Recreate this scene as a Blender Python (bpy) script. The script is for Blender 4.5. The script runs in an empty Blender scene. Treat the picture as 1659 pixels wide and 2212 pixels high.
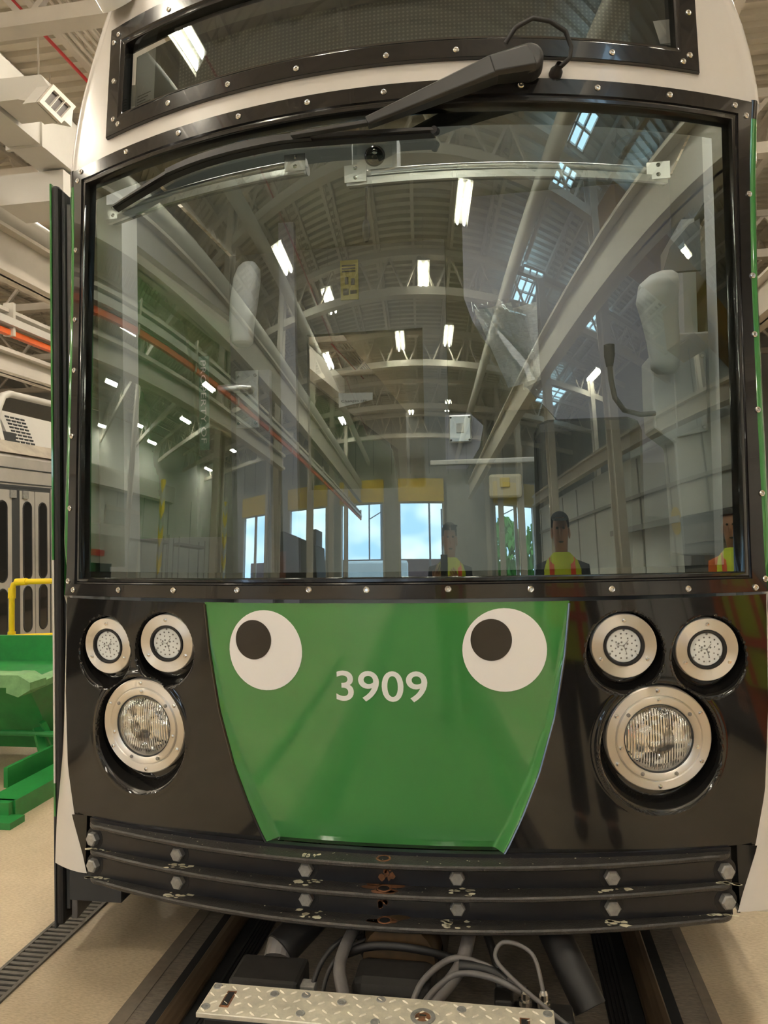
import bpy, bmesh, math, random
from mathutils import Vector, Matrix, Euler
R = math.radians
sc = bpy.context.scene
COL = sc.collection
random.seed(7)

# ------------------------------------------------------------------ camera
cam_d = bpy.data.cameras.new('camera'); cam = bpy.data.objects.new('camera', cam_d); COL.objects.link(cam)
cam_d.sensor_fit = 'VERTICAL'; cam_d.sensor_height = 36.0; cam_d.lens = 36.0 * 1600 / 2212
cam_d.clip_start = 0.02; cam_d.clip_end = 400
_yaw, _pit, _rol = R(9.153), R(1.537), R(-1.093)
_f = Vector((-math.sin(_yaw) * math.cos(_pit), math.cos(_yaw) * math.cos(_pit), math.sin(_pit)))
_r = Vector((math.cos(_yaw), math.sin(_yaw), 0)); _u = _r.cross(_f)
_r2 = math.cos(_rol) * _r + math.sin(_rol) * _u; _u2 = -math.sin(_rol) * _r + math.cos(_rol) * _u
M = Matrix((_r2, _u2, -_f)).transposed().to_4x4(); M.translation = Vector((0.3628, 0, 1.51))
cam.matrix_world = M
sc.camera = cam

# ------------------------------------------------------------------ exposure, world
sc.view_settings.view_transform = 'Standard'; sc.view_settings.look = 'None'
sc.view_settings.gamma = 1; sc.view_settings.use_curve_mapping = False
sc.view_settings.exposure = 1.12
LAMP = 70.0                     # radiance of the lamp tubes
SKY = 2.6
w = bpy.data.worlds.new('world'); sc.world = w; w.use_nodes = True
nt = w.node_tree; bg = nt.nodes['Background']
tc = nt.nodes.new('ShaderNodeTexCoord'); nz = nt.nodes.new('ShaderNodeTexNoise'); nz.inputs['Scale'].default_value = 5
mp = nt.nodes.new('ShaderNodeMapping'); mp.inputs['Scale'].default_value = (1, 1, 3)
rp = nt.nodes.new('ShaderNodeValToRGB'); rp.color_ramp.elements[0].color = (.36, .62, 1, 1); rp.color_ramp.elements[1].color = (.8, .95, 1, 1)
rp.color_ramp.elements[0].position = .4; rp.color_ramp.elements[1].position = .62
nt.links.new(tc.outputs['Generated'], mp.inputs['Vector']); nt.links.new(mp.outputs['Vector'], nz.inputs['Vector'])
nt.links.new(nz.outputs['Fac'], rp.inputs['Fac']); nt.links.new(rp.outputs['Color'], bg.inputs['Color'])
bg.inputs['Strength'].default_value = SKY

# ------------------------------------------------------------------ materials
MATS = {}
def mat(name, col, rough=.5, metal=0., noise=0., nscale=8., coat=0., emit=0., bump=0., bscale=60., stretch=None, col2=None, spec=.5):
    if name in MATS: return MATS[name]
    m = bpy.data.materials.new(name); m.use_nodes = True; t = m.node_tree
    b = t.nodes['Principled BSDF']
    b.inputs['Base Color'].default_value = (*col, 1); b.inputs['Roughness'].default_value = rough
    b.inputs['Metallic'].default_value = metal; b.inputs['Coat Weight'].default_value = coat; b.inputs['Coat Roughness'].default_value = .03
    b.inputs['Specular IOR Level'].default_value = spec
    if emit:
        b.inputs['Emission Color'].default_value = (*col, 1); b.inputs['Emission Strength'].default_value = emit
    if noise or bump:
        g = t.nodes.new('ShaderNodeTexCoord'); mpn = t.nodes.new('ShaderNodeMapping')
        if stretch: mpn.inputs['Scale'].default_value = stretch
        t.links.new(g.outputs['Object'], mpn.inputs['Vector'])
    if noise:
        n = t.nodes.new('ShaderNodeTexNoise'); n.inputs['Scale'].default_value = nscale; n.inputs['Detail'].default_value = 6; n.inputs['Roughness'].default_value = .65
        t.links.new(mpn.outputs['Vector'], n.inputs['Vector'])
        r = t.nodes.new('ShaderNodeValToRGB'); r.color_ramp.elements[0].position = .3; r.color_ramp.elements[1].position = .7
        c2 = col2 or tuple(c * (1 - noise) for c in col)
        r.color_ramp.elements[0].color = (*c2, 1); r.color_ramp.elements[1].color = (*(min(1, c * (1 + noise * .4)) for c in col), 1)
        t.links.new(n.outputs['Fac'], r.inputs['Fac']); t.links.new(r.outputs['Color'], b.inputs['Base Color'])
    if bump:
        n2 = t.nodes.new('ShaderNodeTexNoise'); n2.inputs['Scale'].default_value = bscale; n2.inputs['Detail'].default_value = 5
        t.links.new(mpn.outputs['Vector'], n2.inputs['Vector'])
        bu = t.nodes.new('ShaderNodeBump'); bu.inputs['Strength'].default_value = bump; bu.inputs['Distance'].default_value = .01
        t.links.new(n2.outputs['Fac'], bu.inputs['Height']); t.links.new(bu.outputs['Normal'], b.inputs['Normal'])
    MATS[name] = m
    return m

def glass_mat(name, tint, base, ior=1.5):
    m = bpy.data.materials.new(name); m.use_nodes = True; t = m.node_tree; t.nodes.clear()
    o = t.nodes.new('ShaderNodeOutputMaterial'); mx = t.nodes.new('ShaderNodeMixShader')
    tr = t.nodes.new('ShaderNodeBsdfTransparent'); tr.inputs['Color'].default_value = (*tint, 1)
    gl = t.nodes.new('ShaderNodeBsdfGlossy'); gl.inputs['Roughness'].default_value = .0; gl.inputs['Color'].default_value = (.82, .94, .89, 1)
    fr = t.nodes.new('ShaderNodeFresnel'); fr.inputs['IOR'].default_value = ior
    ma = t.nodes.new('ShaderNodeMath'); ma.operation = 'MULTIPLY_ADD'; ma.inputs[1].default_value = 1 - base; ma.inputs[2].default_value = base; ma.use_clamp = True
    t.links.new(fr.outputs[0], ma.inputs[0]); t.links.new(ma.outputs[0], mx.inputs[0])
    t.links.new(tr.outputs[0], mx.inputs[1]); t.links.new(gl.outputs[0], mx.inputs[2]); t.links.new(mx.outputs[0], o.inputs[0])
    return m

WHITE = mat('white_paint', (.66, .62, .57), .26, coat=.18, noise=.06, nscale=3)
BLACK = mat('black_gloss_paint', (.010, .0095, .009), .07, coat=.35)
FRAMEB = mat('black_frame', (.016, .015, .015), .14, coat=.5)
GREEN = mat('green_gloss_paint', (.052, .225, .058), .09, coat=.9, noise=.05, nscale=2)
BUMP = mat('bumper_black', (.038, .034, .029), .33, noise=.4, nscale=30, bump=.25, bscale=220)
BUMPWEB = mat('bumper_web', (.012, .012, .015), .3, noise=.3, nscale=20)
STEEL = mat('brushed_steel', (.92, .89, .84), .40, 1.)
_b = STEEL.node_tree.nodes['Principled BSDF']; _b.inputs['Anisotropic'].default_value = .9; _b.inputs['Anisotropic Rotation'].default_value = .25
_tg = STEEL.node_tree.nodes.new('ShaderNodeTangent'); _tg.direction_type = 'RADIAL'; _tg.axis = 'Y'
STEEL.node_tree.links.new(_tg.outputs[0], _b.inputs['Tangent'])
SCREW = mat('screw_steel', (.8, .78, .74), .22, 1.)
BOLT = mat('worn_bolt', (.34, .33, .31), .5, .35, noise=.35, nscale=40)
RUBBER = mat('rubber', (.012, .011, .011), .55)
PLASTIC = mat('wiper_black', (.018, .017, .016), .42)
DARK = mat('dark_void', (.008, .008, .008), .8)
EYEW = mat('eye_white', (.90, .88, .86), .25)
EYEB = mat('eye_black', (.012, .01, .009), .14, coat=.4)
DIGIT = mat('decal_white', (.80, .83, .80), .3)
LENSW = mat('led_lens_white', (.82, .84, .82), .15, coat=.5)
LEDDOT = mat('led_dot', (.22, .21, .19), .3)
RUST = mat('rust', (.20, .085, .035), .8, noise=.6, nscale=40)
CHIP = mat('paint_chip', (.72, .68, .50), .6)
CREAM = mat('cream_steel', (.60, .55, .48), .45, noise=.08, nscale=2)
DECK = mat('roof_deck', (.64, .59, .50), .55, noise=.1, nscale=.8)
DUCT = mat('duct_white', (.56, .535, .49), .4, noise=.06, nscale=1.5)
WALLG = mat('wall_grey', (.42, .42, .40), .6, noise=.15, nscale=.7)
WALLW = mat('wall_white', (.70, .70, .67), .5, noise=.1, nscale=.6)
YELLOW = mat('yellow_paint', (.75, .52, .03), .4)
SAFETY = mat('safety_yellow', (.90, .62, .012), .32)
ORANGE = mat('orange_conductor', (.68, .12, .02), .45)
REDP = mat('red_pipe', (.45, .03, .03), .4)
HOPPER = mat('hopper_green', (.02, .24, .05), .38, noise=.25, nscale=7, coat=.2)
HOPPERW = mat('hopper_green_worn', (.20, .42, .17), .5, noise=.3, nscale=14)
SILVER = mat('train_silver', (.46, .43, .39), .42, .25, noise=.2, nscale=1.2)
SILVERD = mat('train_roof', (.42, .37, .30), .6, .1, noise=.4, nscale=2.5)
TINT = mat('dark_window', (.012, .012, .012), .08, coat=.3)
CABG = mat('cab_grey', (.27, .28, .285), .55, noise=.06, nscale=4)
CABW = mat('cab_white', (.70, .69, .66), .45)
CABL = mat('cab_lavender', (.33, .33, .385), .5)
CABD = mat('cab_dark', (.035, .037, .038), .6)
ALU = mat('aluminium', (.72, .71, .69), .32, .9)
HOSE = mat('hose_grey', (.13, .12, .115), .5, noise=.2, nscale=30)
BROWN = mat('oily_brown', (.075, .045, .02), .5, noise=.5, nscale=14)
RAILM = mat('rail_steel', (.13, .085, .05), .42, .5, noise=.4, nscale=3, stretch=(14, .6, 1))
ASPH = mat('dark_infill', (.055, .046, .036), .85, noise=.5, nscale=60, bump=.4)
STRIP = mat('grey_infill', (.19, .155, .115), .8, noise=.2, nscale=30)
GRATE = mat('iron_grate', (.16, .145, .125), .6, .3, noise=.3, nscale=40)
SKIN = mat('skin', (.50, .26, .17), .5); SKIN2 = mat('skin_tan', (.42, .21, .13), .5)
HAIR = mat('dark_hair', (.02, .015, .012), .5)
HIVIS = mat('hi_vis_yellow', (.62, .72, .03), .6); HIRED = mat('hi_vis_red', (.75, .07, .03), .5)
NAVY = mat('navy_cloth', (.03, .035, .05), .8); ORCL = mat('orange_cloth', (.65, .13, .02), .8)
PLASTICBAG = glass_mat('clear_sleeve', (.95, .95, .95), .04)

def lin(t, *a): return a
# floor material: warm stained concrete
def floor_mat():
    m = bpy.data.materials.new('concrete_floor'); m.use_nodes = True; t = m.node_tree; b = t.nodes['Principled BSDF']
    g = t.nodes.new('ShaderNodeTexCoord')
    n1 = t.nodes.new('ShaderNodeTexNoise'); n1.inputs['Scale'].default_value = 1.3; n1.inputs['Detail'].default_value = 8; n1.inputs['Roughness'].default_value = .7
    n2 = t.nodes.new('ShaderNodeTexNoise'); n2.inputs['Scale'].default_value = 60; n2.inputs['Detail'].default_value = 4
    mpn = t.nodes.new('ShaderNodeMapping'); mpn.inputs['Scale'].default_value = (1, 3.5, 1)
    t.links.new(g.outputs['Object'], n1.inputs['Vector']); t.links.new(g.outputs['Object'], mpn.inputs['Vector']); t.links.new(mpn.outputs[0], n2.inputs['Vector'])
    r1 = t.nodes.new('ShaderNodeValToRGB'); e = r1.color_ramp.elements
    e[0].position = .3; e[0].color = (.47, .37, .245, 1); e[1].position = .68; e[1].color = (.66, .54, .375, 1)
    r2 = t.nodes.new('ShaderNodeValToRGB'); e = r2.color_ramp.elements
    e[0].position = .34; e[0].color = (.68, .66, .63, 1); e[1].position = .6; e[1].color = (1, 1, 1, 1)
    mx = t.nodes.new('ShaderNodeMix'); mx.data_type = 'RGBA'; mx.blend_type = 'MULTIPLY'; mx.inputs[0].default_value = .75
    t.links.new(n1.outputs[0], r1.inputs[0]); t.links.new(n2.outputs[0], r2.inputs[0])
    t.links.new(r1.outputs[0], mx.inputs[6]); t.links.new(r2.outputs[0], mx.inputs[7]); t.links.new(mx.outputs[2], b.inputs['Base Color'])
    b.inputs['Roughness'].default_value = .5
    bu = t.nodes.new('ShaderNodeBump'); bu.inputs['Strength'].default_value = .15; bu.inputs['Distance'].default_value = .004
    t.links.new(n2.outputs[0], bu.inputs['Height']); t.links.new(bu.outputs[0], b.inputs['Normal'])
    return m
FLOOR = floor_mat()
TRACKF = mat('track_concrete', (.20, .165, .125), .8, noise=.45, nscale=35, stretch=(1, 4, 1), bump=.3)
def strip_mat():     # hazard stripes
    m = bpy.data.materials.new('hazard_stripes'); m.use_nodes = True; t = m.node_tree; b = t.nodes['Principled BSDF']
    g = t.nodes.new('ShaderNodeTexCoord'); wv = t.nodes.new('ShaderNodeTexWave'); wv.inputs['Scale'].default_value = .55; wv.bands_direction = 'DIAGONAL'
    r = t.nodes.new('ShaderNodeValToRGB'); r.color_ramp.interpolation = 'CONSTANT'
    r.color_ramp.elements[0].color = (.75, .55, .03, 1); r.color_ramp.elements[1].color = (.5, .5, .46, 1); r.color_ramp.elements[1].position = .5
    t.links.new(g.outputs['Object'], wv.inputs['Vector']); t.links.new(wv.outputs[1], r.inputs[0]); t.links.new(r.outputs[0], b.inputs['Base Color'])
    return m
HAZARD = strip_mat()
def lens_mat():      # fluted headlamp glass over a reflector
    m = bpy.data.materials.new('fluted_lens'); m.use_nodes = True; t = m.node_tree; b = t.nodes['Principled BSDF']
    b.inputs['Base Color'].default_value = (.95, .94, .90, 1); b.inputs['Metallic'].default_value = 1; b.inputs['Roughness'].default_value = .06
    b.inputs['Coat Weight'].default_value = 1
    g = t.nodes.new('ShaderNodeTexCoord')
    wv = t.nodes.new('ShaderNodeTexWave'); wv.inputs['Scale'].default_value = 42; wv.inputs['Distortion'].default_value = .4; wv.bands_direction = 'X'
    n = t.nodes.new('ShaderNodeTexNoise'); n.inputs['Scale'].default_value = 22; n.inputs['Detail'].default_value = 1
    a = t.nodes.new('ShaderNodeMath'); a.operation = 'MULTIPLY_ADD'; a.inputs[1].default_value = .12
    t.links.new(g.outputs['Object'], wv.inputs['Vector']); t.links.new(g.outputs['Object'], n.inputs['Vector'])
    t.links.new(wv.outputs[1], a.inputs[0]); t.links.new(n.outputs[0], a.inputs[2])
    bu = t.nodes.new('ShaderNodeBump'); bu.inputs['Strength'].default_value = .9; bu.inputs['Distance'].default_value = .05
    t.links.new(a.outputs[0], bu.inputs['Height']); t.links.new(bu.outputs[0], b.inputs['Normal'])
    return m
LENS = lens_mat()
def tread_mat():
    return mat('tread_plate', (.82, .75, .61), .36, .3, noise=.25, nscale=25)
TREAD = tread_mat()
def led_mat():       # dot matrix board behind the sign glass
    m = bpy.data.materials.new('dot_matrix'); m.use_nodes = True; t = m.node_tree; b = t.nodes['Principled BSDF']
    g = t.nodes.new('ShaderNodeTexCoord'); mpn = t.nodes.new('ShaderNodeMapping'); mpn.inputs['Scale'].default_value = (75, 75, 75)
    sp = t.nodes.new('ShaderNodeSeparateXYZ'); t.links.new(g.outputs['Object'], mpn.inputs[0]); t.links.new(mpn.outputs[0], sp.inputs[0])
    def tri(o):
        f = t.nodes.new('ShaderNodeMath'); f.operation = 'PINGPONG'; f.inputs[1].default_value = .5; t.links.new(o, f.inputs[0]); return f.outputs[0]
    mu = t.nodes.new('ShaderNodeMath'); mu.operation = 'MULTIPLY'; t.links.new(tri(sp.outputs[0]), mu.inputs[0]); t.links.new(tri(sp.outputs[2]), mu.inputs[1])
    r = t.nodes.new('ShaderNodeValToRGB'); r.color_ramp.elements[0].position = .08; r.color_ramp.elements[1].position = .14
    r.color_ramp.elements[0].color = (.09, .09, .085, 1); r.color_ramp.elements[1].color = (.19, .185, .17, 1)
    t.links.new(mu.outputs[0], r.inputs[0]); t.links.new(r.outputs[0], b.inputs['Base Color']); b.inputs['Roughness'].default_value = .6
    return m
LEDB = led_mat()
WIND = glass_mat('windshield_glass', (.80, .86, .84), .19)
SIGNG = glass_mat('sign_glass', (.80, .80, .77), .06)
PANEG = glass_mat('clear_pane', (.85, .88, .88), .03)
TUBE = mat('lamp_tube', (1, .92, .77), .4, emit=LAMP)
CABFILL = mat('cab_fill_glow', (1, .95, .88), .4, emit=7.5)  # glow of the added, unseen fill strip in the cab

# ------------------------------------------------------------------ mesh builder
def wloc(o):
    v = Vector((0, 0, 0))
    while o is not None: v += o.location; o = o.parent
    return v
class MB:
    def __init__(s): s.v = []; s.f = []
    def add(s, vs, fs):
        b = len(s.v); s.v += [tuple(v) for v in vs]; s.f += [tuple(i + b for i in f) for f in fs]; return s
    def box(s, x0, x1, y0, y1, z0, z1):
        return s.add([(x, y, z) for x in (x0, x1) for y in (y0, y1) for z in (z0, z1)],
                     [(0, 1, 3, 2), (4, 6, 7, 5), (0, 4, 5, 1), (2, 3, 7, 6), (0, 2, 6, 4), (1, 5, 7, 3)])
    def obox(s, c, size, rot):          # oriented box, rot = Matrix 3x3
        c = Vector(c); h = [d / 2 for d in size]
        vs = [c + rot @ Vector((a * h[0], b * h[1], d * h[2])) for a in (-1, 1) for b in (-1, 1) for d in (-1, 1)]
        return s.add(vs, [(0, 1, 3, 2), (4, 6, 7, 5), (0, 4, 5, 1), (2, 3, 7, 6), (0, 2, 6, 4), (1, 5, 7, 3)])
    def bar(s, a, b, wd, ht, up=(0, 0, 1)):
        a, b = Vector(a), Vector(b); d = (b - a).normalized(); up = Vector(up)
        if abs(d.dot(up)) > .99: up = Vector((0, 1, 0))
        x = d.cross(up).normalized(); z = x.cross(d)
        vs = [p + x * i * wd / 2 + z * j * ht / 2 for p in (a, b) for i in (-1, 1) for j in (-1, 1)]
        return s.add(vs, [(0, 1, 3, 2), (4, 6, 7, 5), (0, 4, 5, 1), (2, 3, 7, 6), (0, 2, 6, 4), (1, 5, 7, 3)])
    def tube(s, pts, r, n=10, cap=True):
        pts = [Vector(p) for p in pts]; rs = r if isinstance(r, (list, tuple)) else [r] * len(pts)
        d0 = (pts[1] - pts[0]).normalized(); up = Vector((0, 0, 1)) if abs(d0.z) < .9 else Vector((1, 0, 0))
        x = d0.cross(up).normalized(); vs = []
        for i, p in enumerate(pts):
            d = (pts[min(i + 1, len(pts) - 1)] - pts[max(i - 1, 0)]).normalized()
            x = (x - d * x.dot(d)).normalized(); y = d.cross(x)
            vs += [p + (x * math.cos(t) + y * math.sin(t)) * rs[i] for t in [2 * math.pi * k / n for k in range(n)]]
        fs = [(i * n + k, i * n + (k + 1) % n, (i + 1) * n + (k + 1) % n, (i + 1) * n + k) for i in range(len(pts) - 1) for k in range(n)]
        if cap: fs += [tuple(range(n))[::-1], tuple(range((len(pts) - 1) * n, len(pts) * n))]
        return s.add(vs, fs)
    def lathe(s, prof, c, axis, n=40):   # prof: (radius, height along axis)
        c = Vector(c); ax = Vector(axis).normalized()
        up = Vector((0, 0, 1)) if abs(ax.z) < .9 else Vector((1, 0, 0))
        x = up.cross(ax).normalized(); y = ax.cross(x); vs = []
        for r, h in prof:
            vs += [c + ax * h + (x * math.cos(t) + y * math.sin(t)) * r for t in [2 * math.pi * k / n for k in range(n)]]
        fs = [(i * n + k, i * n + (k + 1) % n, (i + 1) * n + (k + 1) % n, (i + 1) * n + k) for i in range(len(prof) - 1) for k in range(n)]
        if prof[0][0] > 1e-5 and prof[-1][0] > 1e-5 and prof[0] == prof[-1]: pass
        return s.add(vs, fs)
    def grid(s, fn, nu, nv):
        vs = [fn(i / nu, j / nv) for j in range(nv + 1) for i in range(nu + 1)]
        fs = [(j * (nu + 1) + i, j * (nu + 1) + i + 1, (j + 1) * (nu + 1) + i + 1, (j + 1) * (nu + 1) + i) for j in range(nv) for i in range(nu)]
        return s.add(vs, fs)
    def prism(s, poly, vec):             # 3-D polygon extruded by a vector
        n = len(poly); v = Vector(vec); a = [Vector(p) for p in poly]
        return s.add(a + [p + v for p in a], [tuple(range(n))[::-1], tuple(range(n, 2 * n))] + [(i, (i + 1) % n, n + (i + 1) % n, n + i) for i in range(n)])
    def ball(s, c, r, n=12, m=8):
        rx, ry, rz = r if isinstance(r, (tuple, list)) else (r, r, r)
        return s.grid(lambda u, v: (c[0] + rx * math.cos(2 * math.pi * u) * math.sin(math.pi * v), c[1] + ry * math.sin(2 * math.pi * u) * math.sin(math.pi * v), c[2] - rz * math.cos(math.pi * v)), n, m)
    def build(s, name, m, parent=None, smooth=False, bevel=0., solid=0., weld=False, local=False, sub=0):
        me = bpy.data.meshes.new(name)
        off = Vector((0, 0, 0)) if (parent is None or local) else wloc(parent)
        me.from_pydata([tuple(Vector(v) - off) for v in s.v], [], s.f)
        bm = bmesh.new(); bm.from_mesh(me)
        if weld: bmesh.ops.remove_doubles(bm, verts=bm.verts, dist=1e-5)
        bmesh.ops.recalc_face_normals(bm, faces=bm.faces); bm.to_mesh(me); bm.free()
        me.materials.append(m)
        if smooth:
            for p in me.polygons: p.use_smooth = True
        o = bpy.data.objects.new(name, me); COL.objects.link(o)
        if parent is not None: o.parent = parent
        if solid:
            md = o.modifiers.new('s', 'SOLIDIFY'); md.thickness = solid; md.offset = 0
        if bevel:
            md = o.modifiers.new('b', 'BEVEL'); md.width = bevel; md.segments = 2; md.limit_method = 'ANGLE'; md.angle_limit = R(40)
            if smooth: md.harden_normals = False
        if sub:
            md = o.modifiers.new('u', 'SUBSURF'); md.levels = sub; md.render_levels = sub
        if smooth:
            try:
                md = o.modifiers.new('e', 'EDGE_SPLIT'); md.split_angle = R(42)
            except Exception: pass
        return o
def tag(o, label=None, cat=None, group=None, kind=None):
    if label: o['label'] = label
    if cat: o['category'] = cat
    if group: o['group'] = group
    if kind: o['kind'] = kind
    return o
def thing(name, loc, label, cat, group=None):
    o = bpy.data.objects.new(name, None); COL.objects.link(o); o.location = loc; o.empty_display_size = .1
    return tag(o, label, cat, group)
def struct(o, label=None): o['kind'] = 'structure'; o['label'] = label or o.name.replace('_', ' '); return o
def dup(root, loc, label=None, parent=None):
    r = root.copy(); COL.objects.link(r)
    if loc is not None: r.location = loc
    if parent is not None: r.parent = parent
    if label: r['label'] = label
    for ch in root.children: dup(ch, None, None, r)
    return r
def hull_mat(): pass

# ================================================================== THE HALL
XL, XR, YB, YF, ZC = -29., 16., -25., 32., 9.3
def bx(name, m, x0, x1, y0, y1, z0, z1, parent=None, **k): return MB().box(x0, x1, y0, y1, z0, z1).build(name, m, parent, **k)
struct(bx('floor', FLOOR, XL, XR, YB, YF, -.3, 0))
struct(bx('ground_yard', ASPH, -90, 90, -120, YB, -.5, -.15))
# track strips let into the floor (thin, laid on top of the slab)
def strip(name, m, x0, x1, z1, y0=-20, y1=26): return MB().box(x0, x1, y0, y1, -.05, z1)
s = strip('a', TRACKF, -.83, .945, .004).build('floor_track_bed', TRACKF); struct(s, 'darker rough concrete between the rails')
m1 = MB().box(-.88, -.83, -20, 26, -.05, .006); m1.build('floor_infill', STRIP)['kind'] = 'structure'
m1 = MB().box(.945, .98, -20, 26, -.05, .006); struct(m1.build('floor_infill', STRIP), 'grey filled groove in the concrete right of the track')
bpy.data.objects['floor_infill']['label'] = 'grey filled groove in the concrete left of the track'
def rail(x, sgn, label):
    t = thing('rail', (x, 0, 0), label, 'rail', 'rails of the track')
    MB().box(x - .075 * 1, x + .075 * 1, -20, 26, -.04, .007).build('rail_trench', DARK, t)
    prof = [(-.036, .008), (-.036, .018), (-.030, .024), (-.012, .027), (.012, .027), (.030, .024), (.036, .018), (.036, .008)]
    MB().prism([(x + a, -20, z) for a, z in prof], (0, 46, 0)).build('rail_head', RAILM, t)
    m = MB()
    for k in range(5): m.box(x + sgn * (.078 + .013 * k), x + sgn * (.086 + .013 * k), -20, 26, 0, .012)
    m.box(x + sgn * .074, x + sgn * .145, -20, 26, 0, .0075)
    m.build('rubber_flangeway', RUBBER, t)
rail(-.69, 1, 'left worn steel rail in a dark groove below the tram')
rail(.79, -1, 'right worn steel rail in a dark groove below the tram')
# trench drain with its slotted grate
t = thing('trench_drain', (-1.35, 0, 0), 'slotted iron drain grate running along the floor left of the tram', 'drain')
MB().box(-1.412, -1.29, -2, 12, -.02, .002).build('channel', DARK, t)
m = MB(); m.box(-1.415, -1.402, -2, 12, 0, .008); m.box(-1.303, -1.288, -2, 12, 0, .008)
m.build('edge_rail', GRATE, t)
m = MB()
for k in range(-2 * 36, 12 * 36):
    y = k / 36; m.box(-1.403, -1.302, y, y + .015, 0, .007)
m.build('grate', GRATE, t)
# roof deck: corrugated, ribs across the hall
m = MB(); P = .30; n = int((YF - YB) / P)
for i in range(n):
    y = YB + i * P
    for (a, za, b, zb) in ((0, 0, .12, 0), (.12, 0, .14, .085), (.14, .085, .28, .085), (.28, .085, .30, 0)):
        m.add([(XL, y + a, ZC + za), (XR, y + a, ZC + za), (XR, y + b, ZC + zb), (XL, y + b, ZC + zb)], [(0, 1, 2, 3)])
struct(m.build('ceiling', DECK), 'corrugated cream roof deck')
struct(bx('ceiling_roof', DECK, XL, XR, YB, YF, ZC + .1, ZC + .2), 'roof above the deck')
# joists along the hall
def joist(x):
    m = MB()
    for z, h in ((8.55, .07), (9.22, .1)):
        m.box(x - .07, x + .07, YB, YF, z - h / 2, z + h / 2)
    k = 0; y = YB
    while y < YF - 1.3:
        m.bar((x, y, 8.58), (x, y + .65, 9.2), .03, .03); m.bar((x, y + .65, 9.2), (x, y + 1.3, 8.58), .03, .03); y += 1.3
    o = m.build('roof_joist', CREAM); tag(o, kind='structure'); o['label'] = 'cream open-web roof joist'; o['group'] = 'roof joists'
xx = XL + 1.2
while xx < XR:
    joist(xx); xx += 1.85
# trusses across
def truss(y):
    m = MB()
    m.box(XL, XR, y - .11, y + .11, 7.44, 7.62); m.box(XL, XR, y - .09, y + .09, 8.36, 8.5)
    x = XL; k = 0
    while x < XR - 1.5:
        m.bar((x, y, 7.55), (x + .75, y, 8.4), .07, .07); m.bar((x + .75, y, 8.4), (x + 1.5, y, 7.55), .07, .07); x += 1.5
    o = m.build('roof_truss', CREAM); tag(o, kind='structure'); o['label'] = 'cream roof truss spanning the hall'; o['group'] = 'roof trusses'
for y in (-22.3, -17.9, -13.5, -9.0, -4.4, 2.6, 7.75, 12.6, 17.5, 22.4, 27.3): truss(y)
# walls
struct(bx('wall_left', WALLW, XL - .3, XL, YB, YF, 0, ZC + .2)); struct(bx('wall_right', WALLG, XR, XR + .3, YB, YF, 0, ZC + .2)); struct(bx('wall_front', WALLG, XL, XR, YF, YF + .3, 0, ZC + .2))
# panel joints of the left wall
m = MB()
for k in range(14): m.box(XL, XL + .05, -24 + k * 4.1, -23.88 + k * 4.1, 0, 6)
struct(m.build('trim_1', WALLG), 'vertical joints of the white left wall')
OPEN = [(-22.6, -18.6), (-15.2, -10.5), (-8.55, -3.98), (-2.1, 2.3), (7.9, 12.1)]; ZT = 5.08
m = MB(); m.box(XL, XR, YB - .3, YB, ZT, ZC + .2); px = XL
for a, b in OPEN: m.box(px, a, YB - .3, YB, 0, ZT); px = b
m.box(px, XR, YB - .3, YB, 0, ZT)
struct(m.build('wall_back', WALLG), 'grey end wall with the open door bays')
m = MB()
for k in range(23): m.box(XL + k * 2, XL + k * 2 + .05, YB, YB + .03, 6.4, ZC)
struct(m.build('trim_2', CABD), 'panel joints of the end wall')
for i, (a, b) in enumerate(OPEN):
    d = thing('door_%d' % (i + 1), ((a + b) / 2, YB, 0), None, None); d['kind'] = 'structure'; d['label'] = 'open roll-up door bay'
    MB().box(a - .15, b + .15, YB, YB + .55, ZT, ZT + 1.02).build('valance', YELLOW, d)
    mm = MB(); mm.box(a - .18, a, YB, YB + .2, 0, ZT); mm.box(b, b + .18, YB, YB + .2, 0, ZT); mm.build('jamb', CREAM, d)
    if i in (0, 1, 4):
        xm = (a + b) / 2 - .1; mm = MB(); mm.box(xm, xm + .35, YB + .05, YB + .2, 0, ZT); mm.build('mullion', CREAM, d)
# white partition on the right with steel on top
struct(bx('wall_partition', WALLW, 8.0, 8.2, -14.2, 12, 0, 3.65), 'low white partition wall')
m = MB()
for k in range(18): m.box(7.96, 8.0, -14 + k * 1.5, -13.95 + k * 1.5, 0, 3.6)
m.box(7.9, 8.0, -14.2, 12, 2.9, 2.96)
struct(m.build('trim_3', WALLG), 'joints of the low white partition')
struct(bx('wall_partition_end', WALLW, 8.2, XR, -14.2, -14.0, 0, 3.65), 'low white partition return')
# columns
def column(x, y, z=8.4):
    m = MB(); m.box(x - .18, x + .18, y - .17, y - .13, 0, z); m.box(x - .18, x + .18, y + .13, y + .17, 0, z); m.box(x - .02, x + .02, y - .15, y + .15, 0, z)
    o = m.build('column', CREAM); o['kind'] = 'structure'; o['label'] = 'cream steel column'; o['group'] = 'steel columns'
for y in (-22.3, -17.9, -13.5, -9.0, -4.4, 12.6, 22.4):
    column(-7.3, y); column(6.4, y)
for y in (-22.3, -13.5, -4.4, 12.6): column(-17.0, y); column(12.5, y)
def hazard_post(x, y, label):
    bx('striped_post', HAZARD, x - .2, x + .2, y - .2, y + .2, 0, 5.8); o = bpy.data.objects[-1] if False else None
for x, y, lb in ((-24, -11.6, 'yellow striped post by the left wall, nearer one'), (-24, -22.2, 'yellow striped post by the left wall, nearer the end doors')):
    tag(bx('striped_post', HAZARD, x - .22, x + .22, y - .22, y + .22, 0, 5.8), lb, 'post', 'striped posts')
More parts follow.
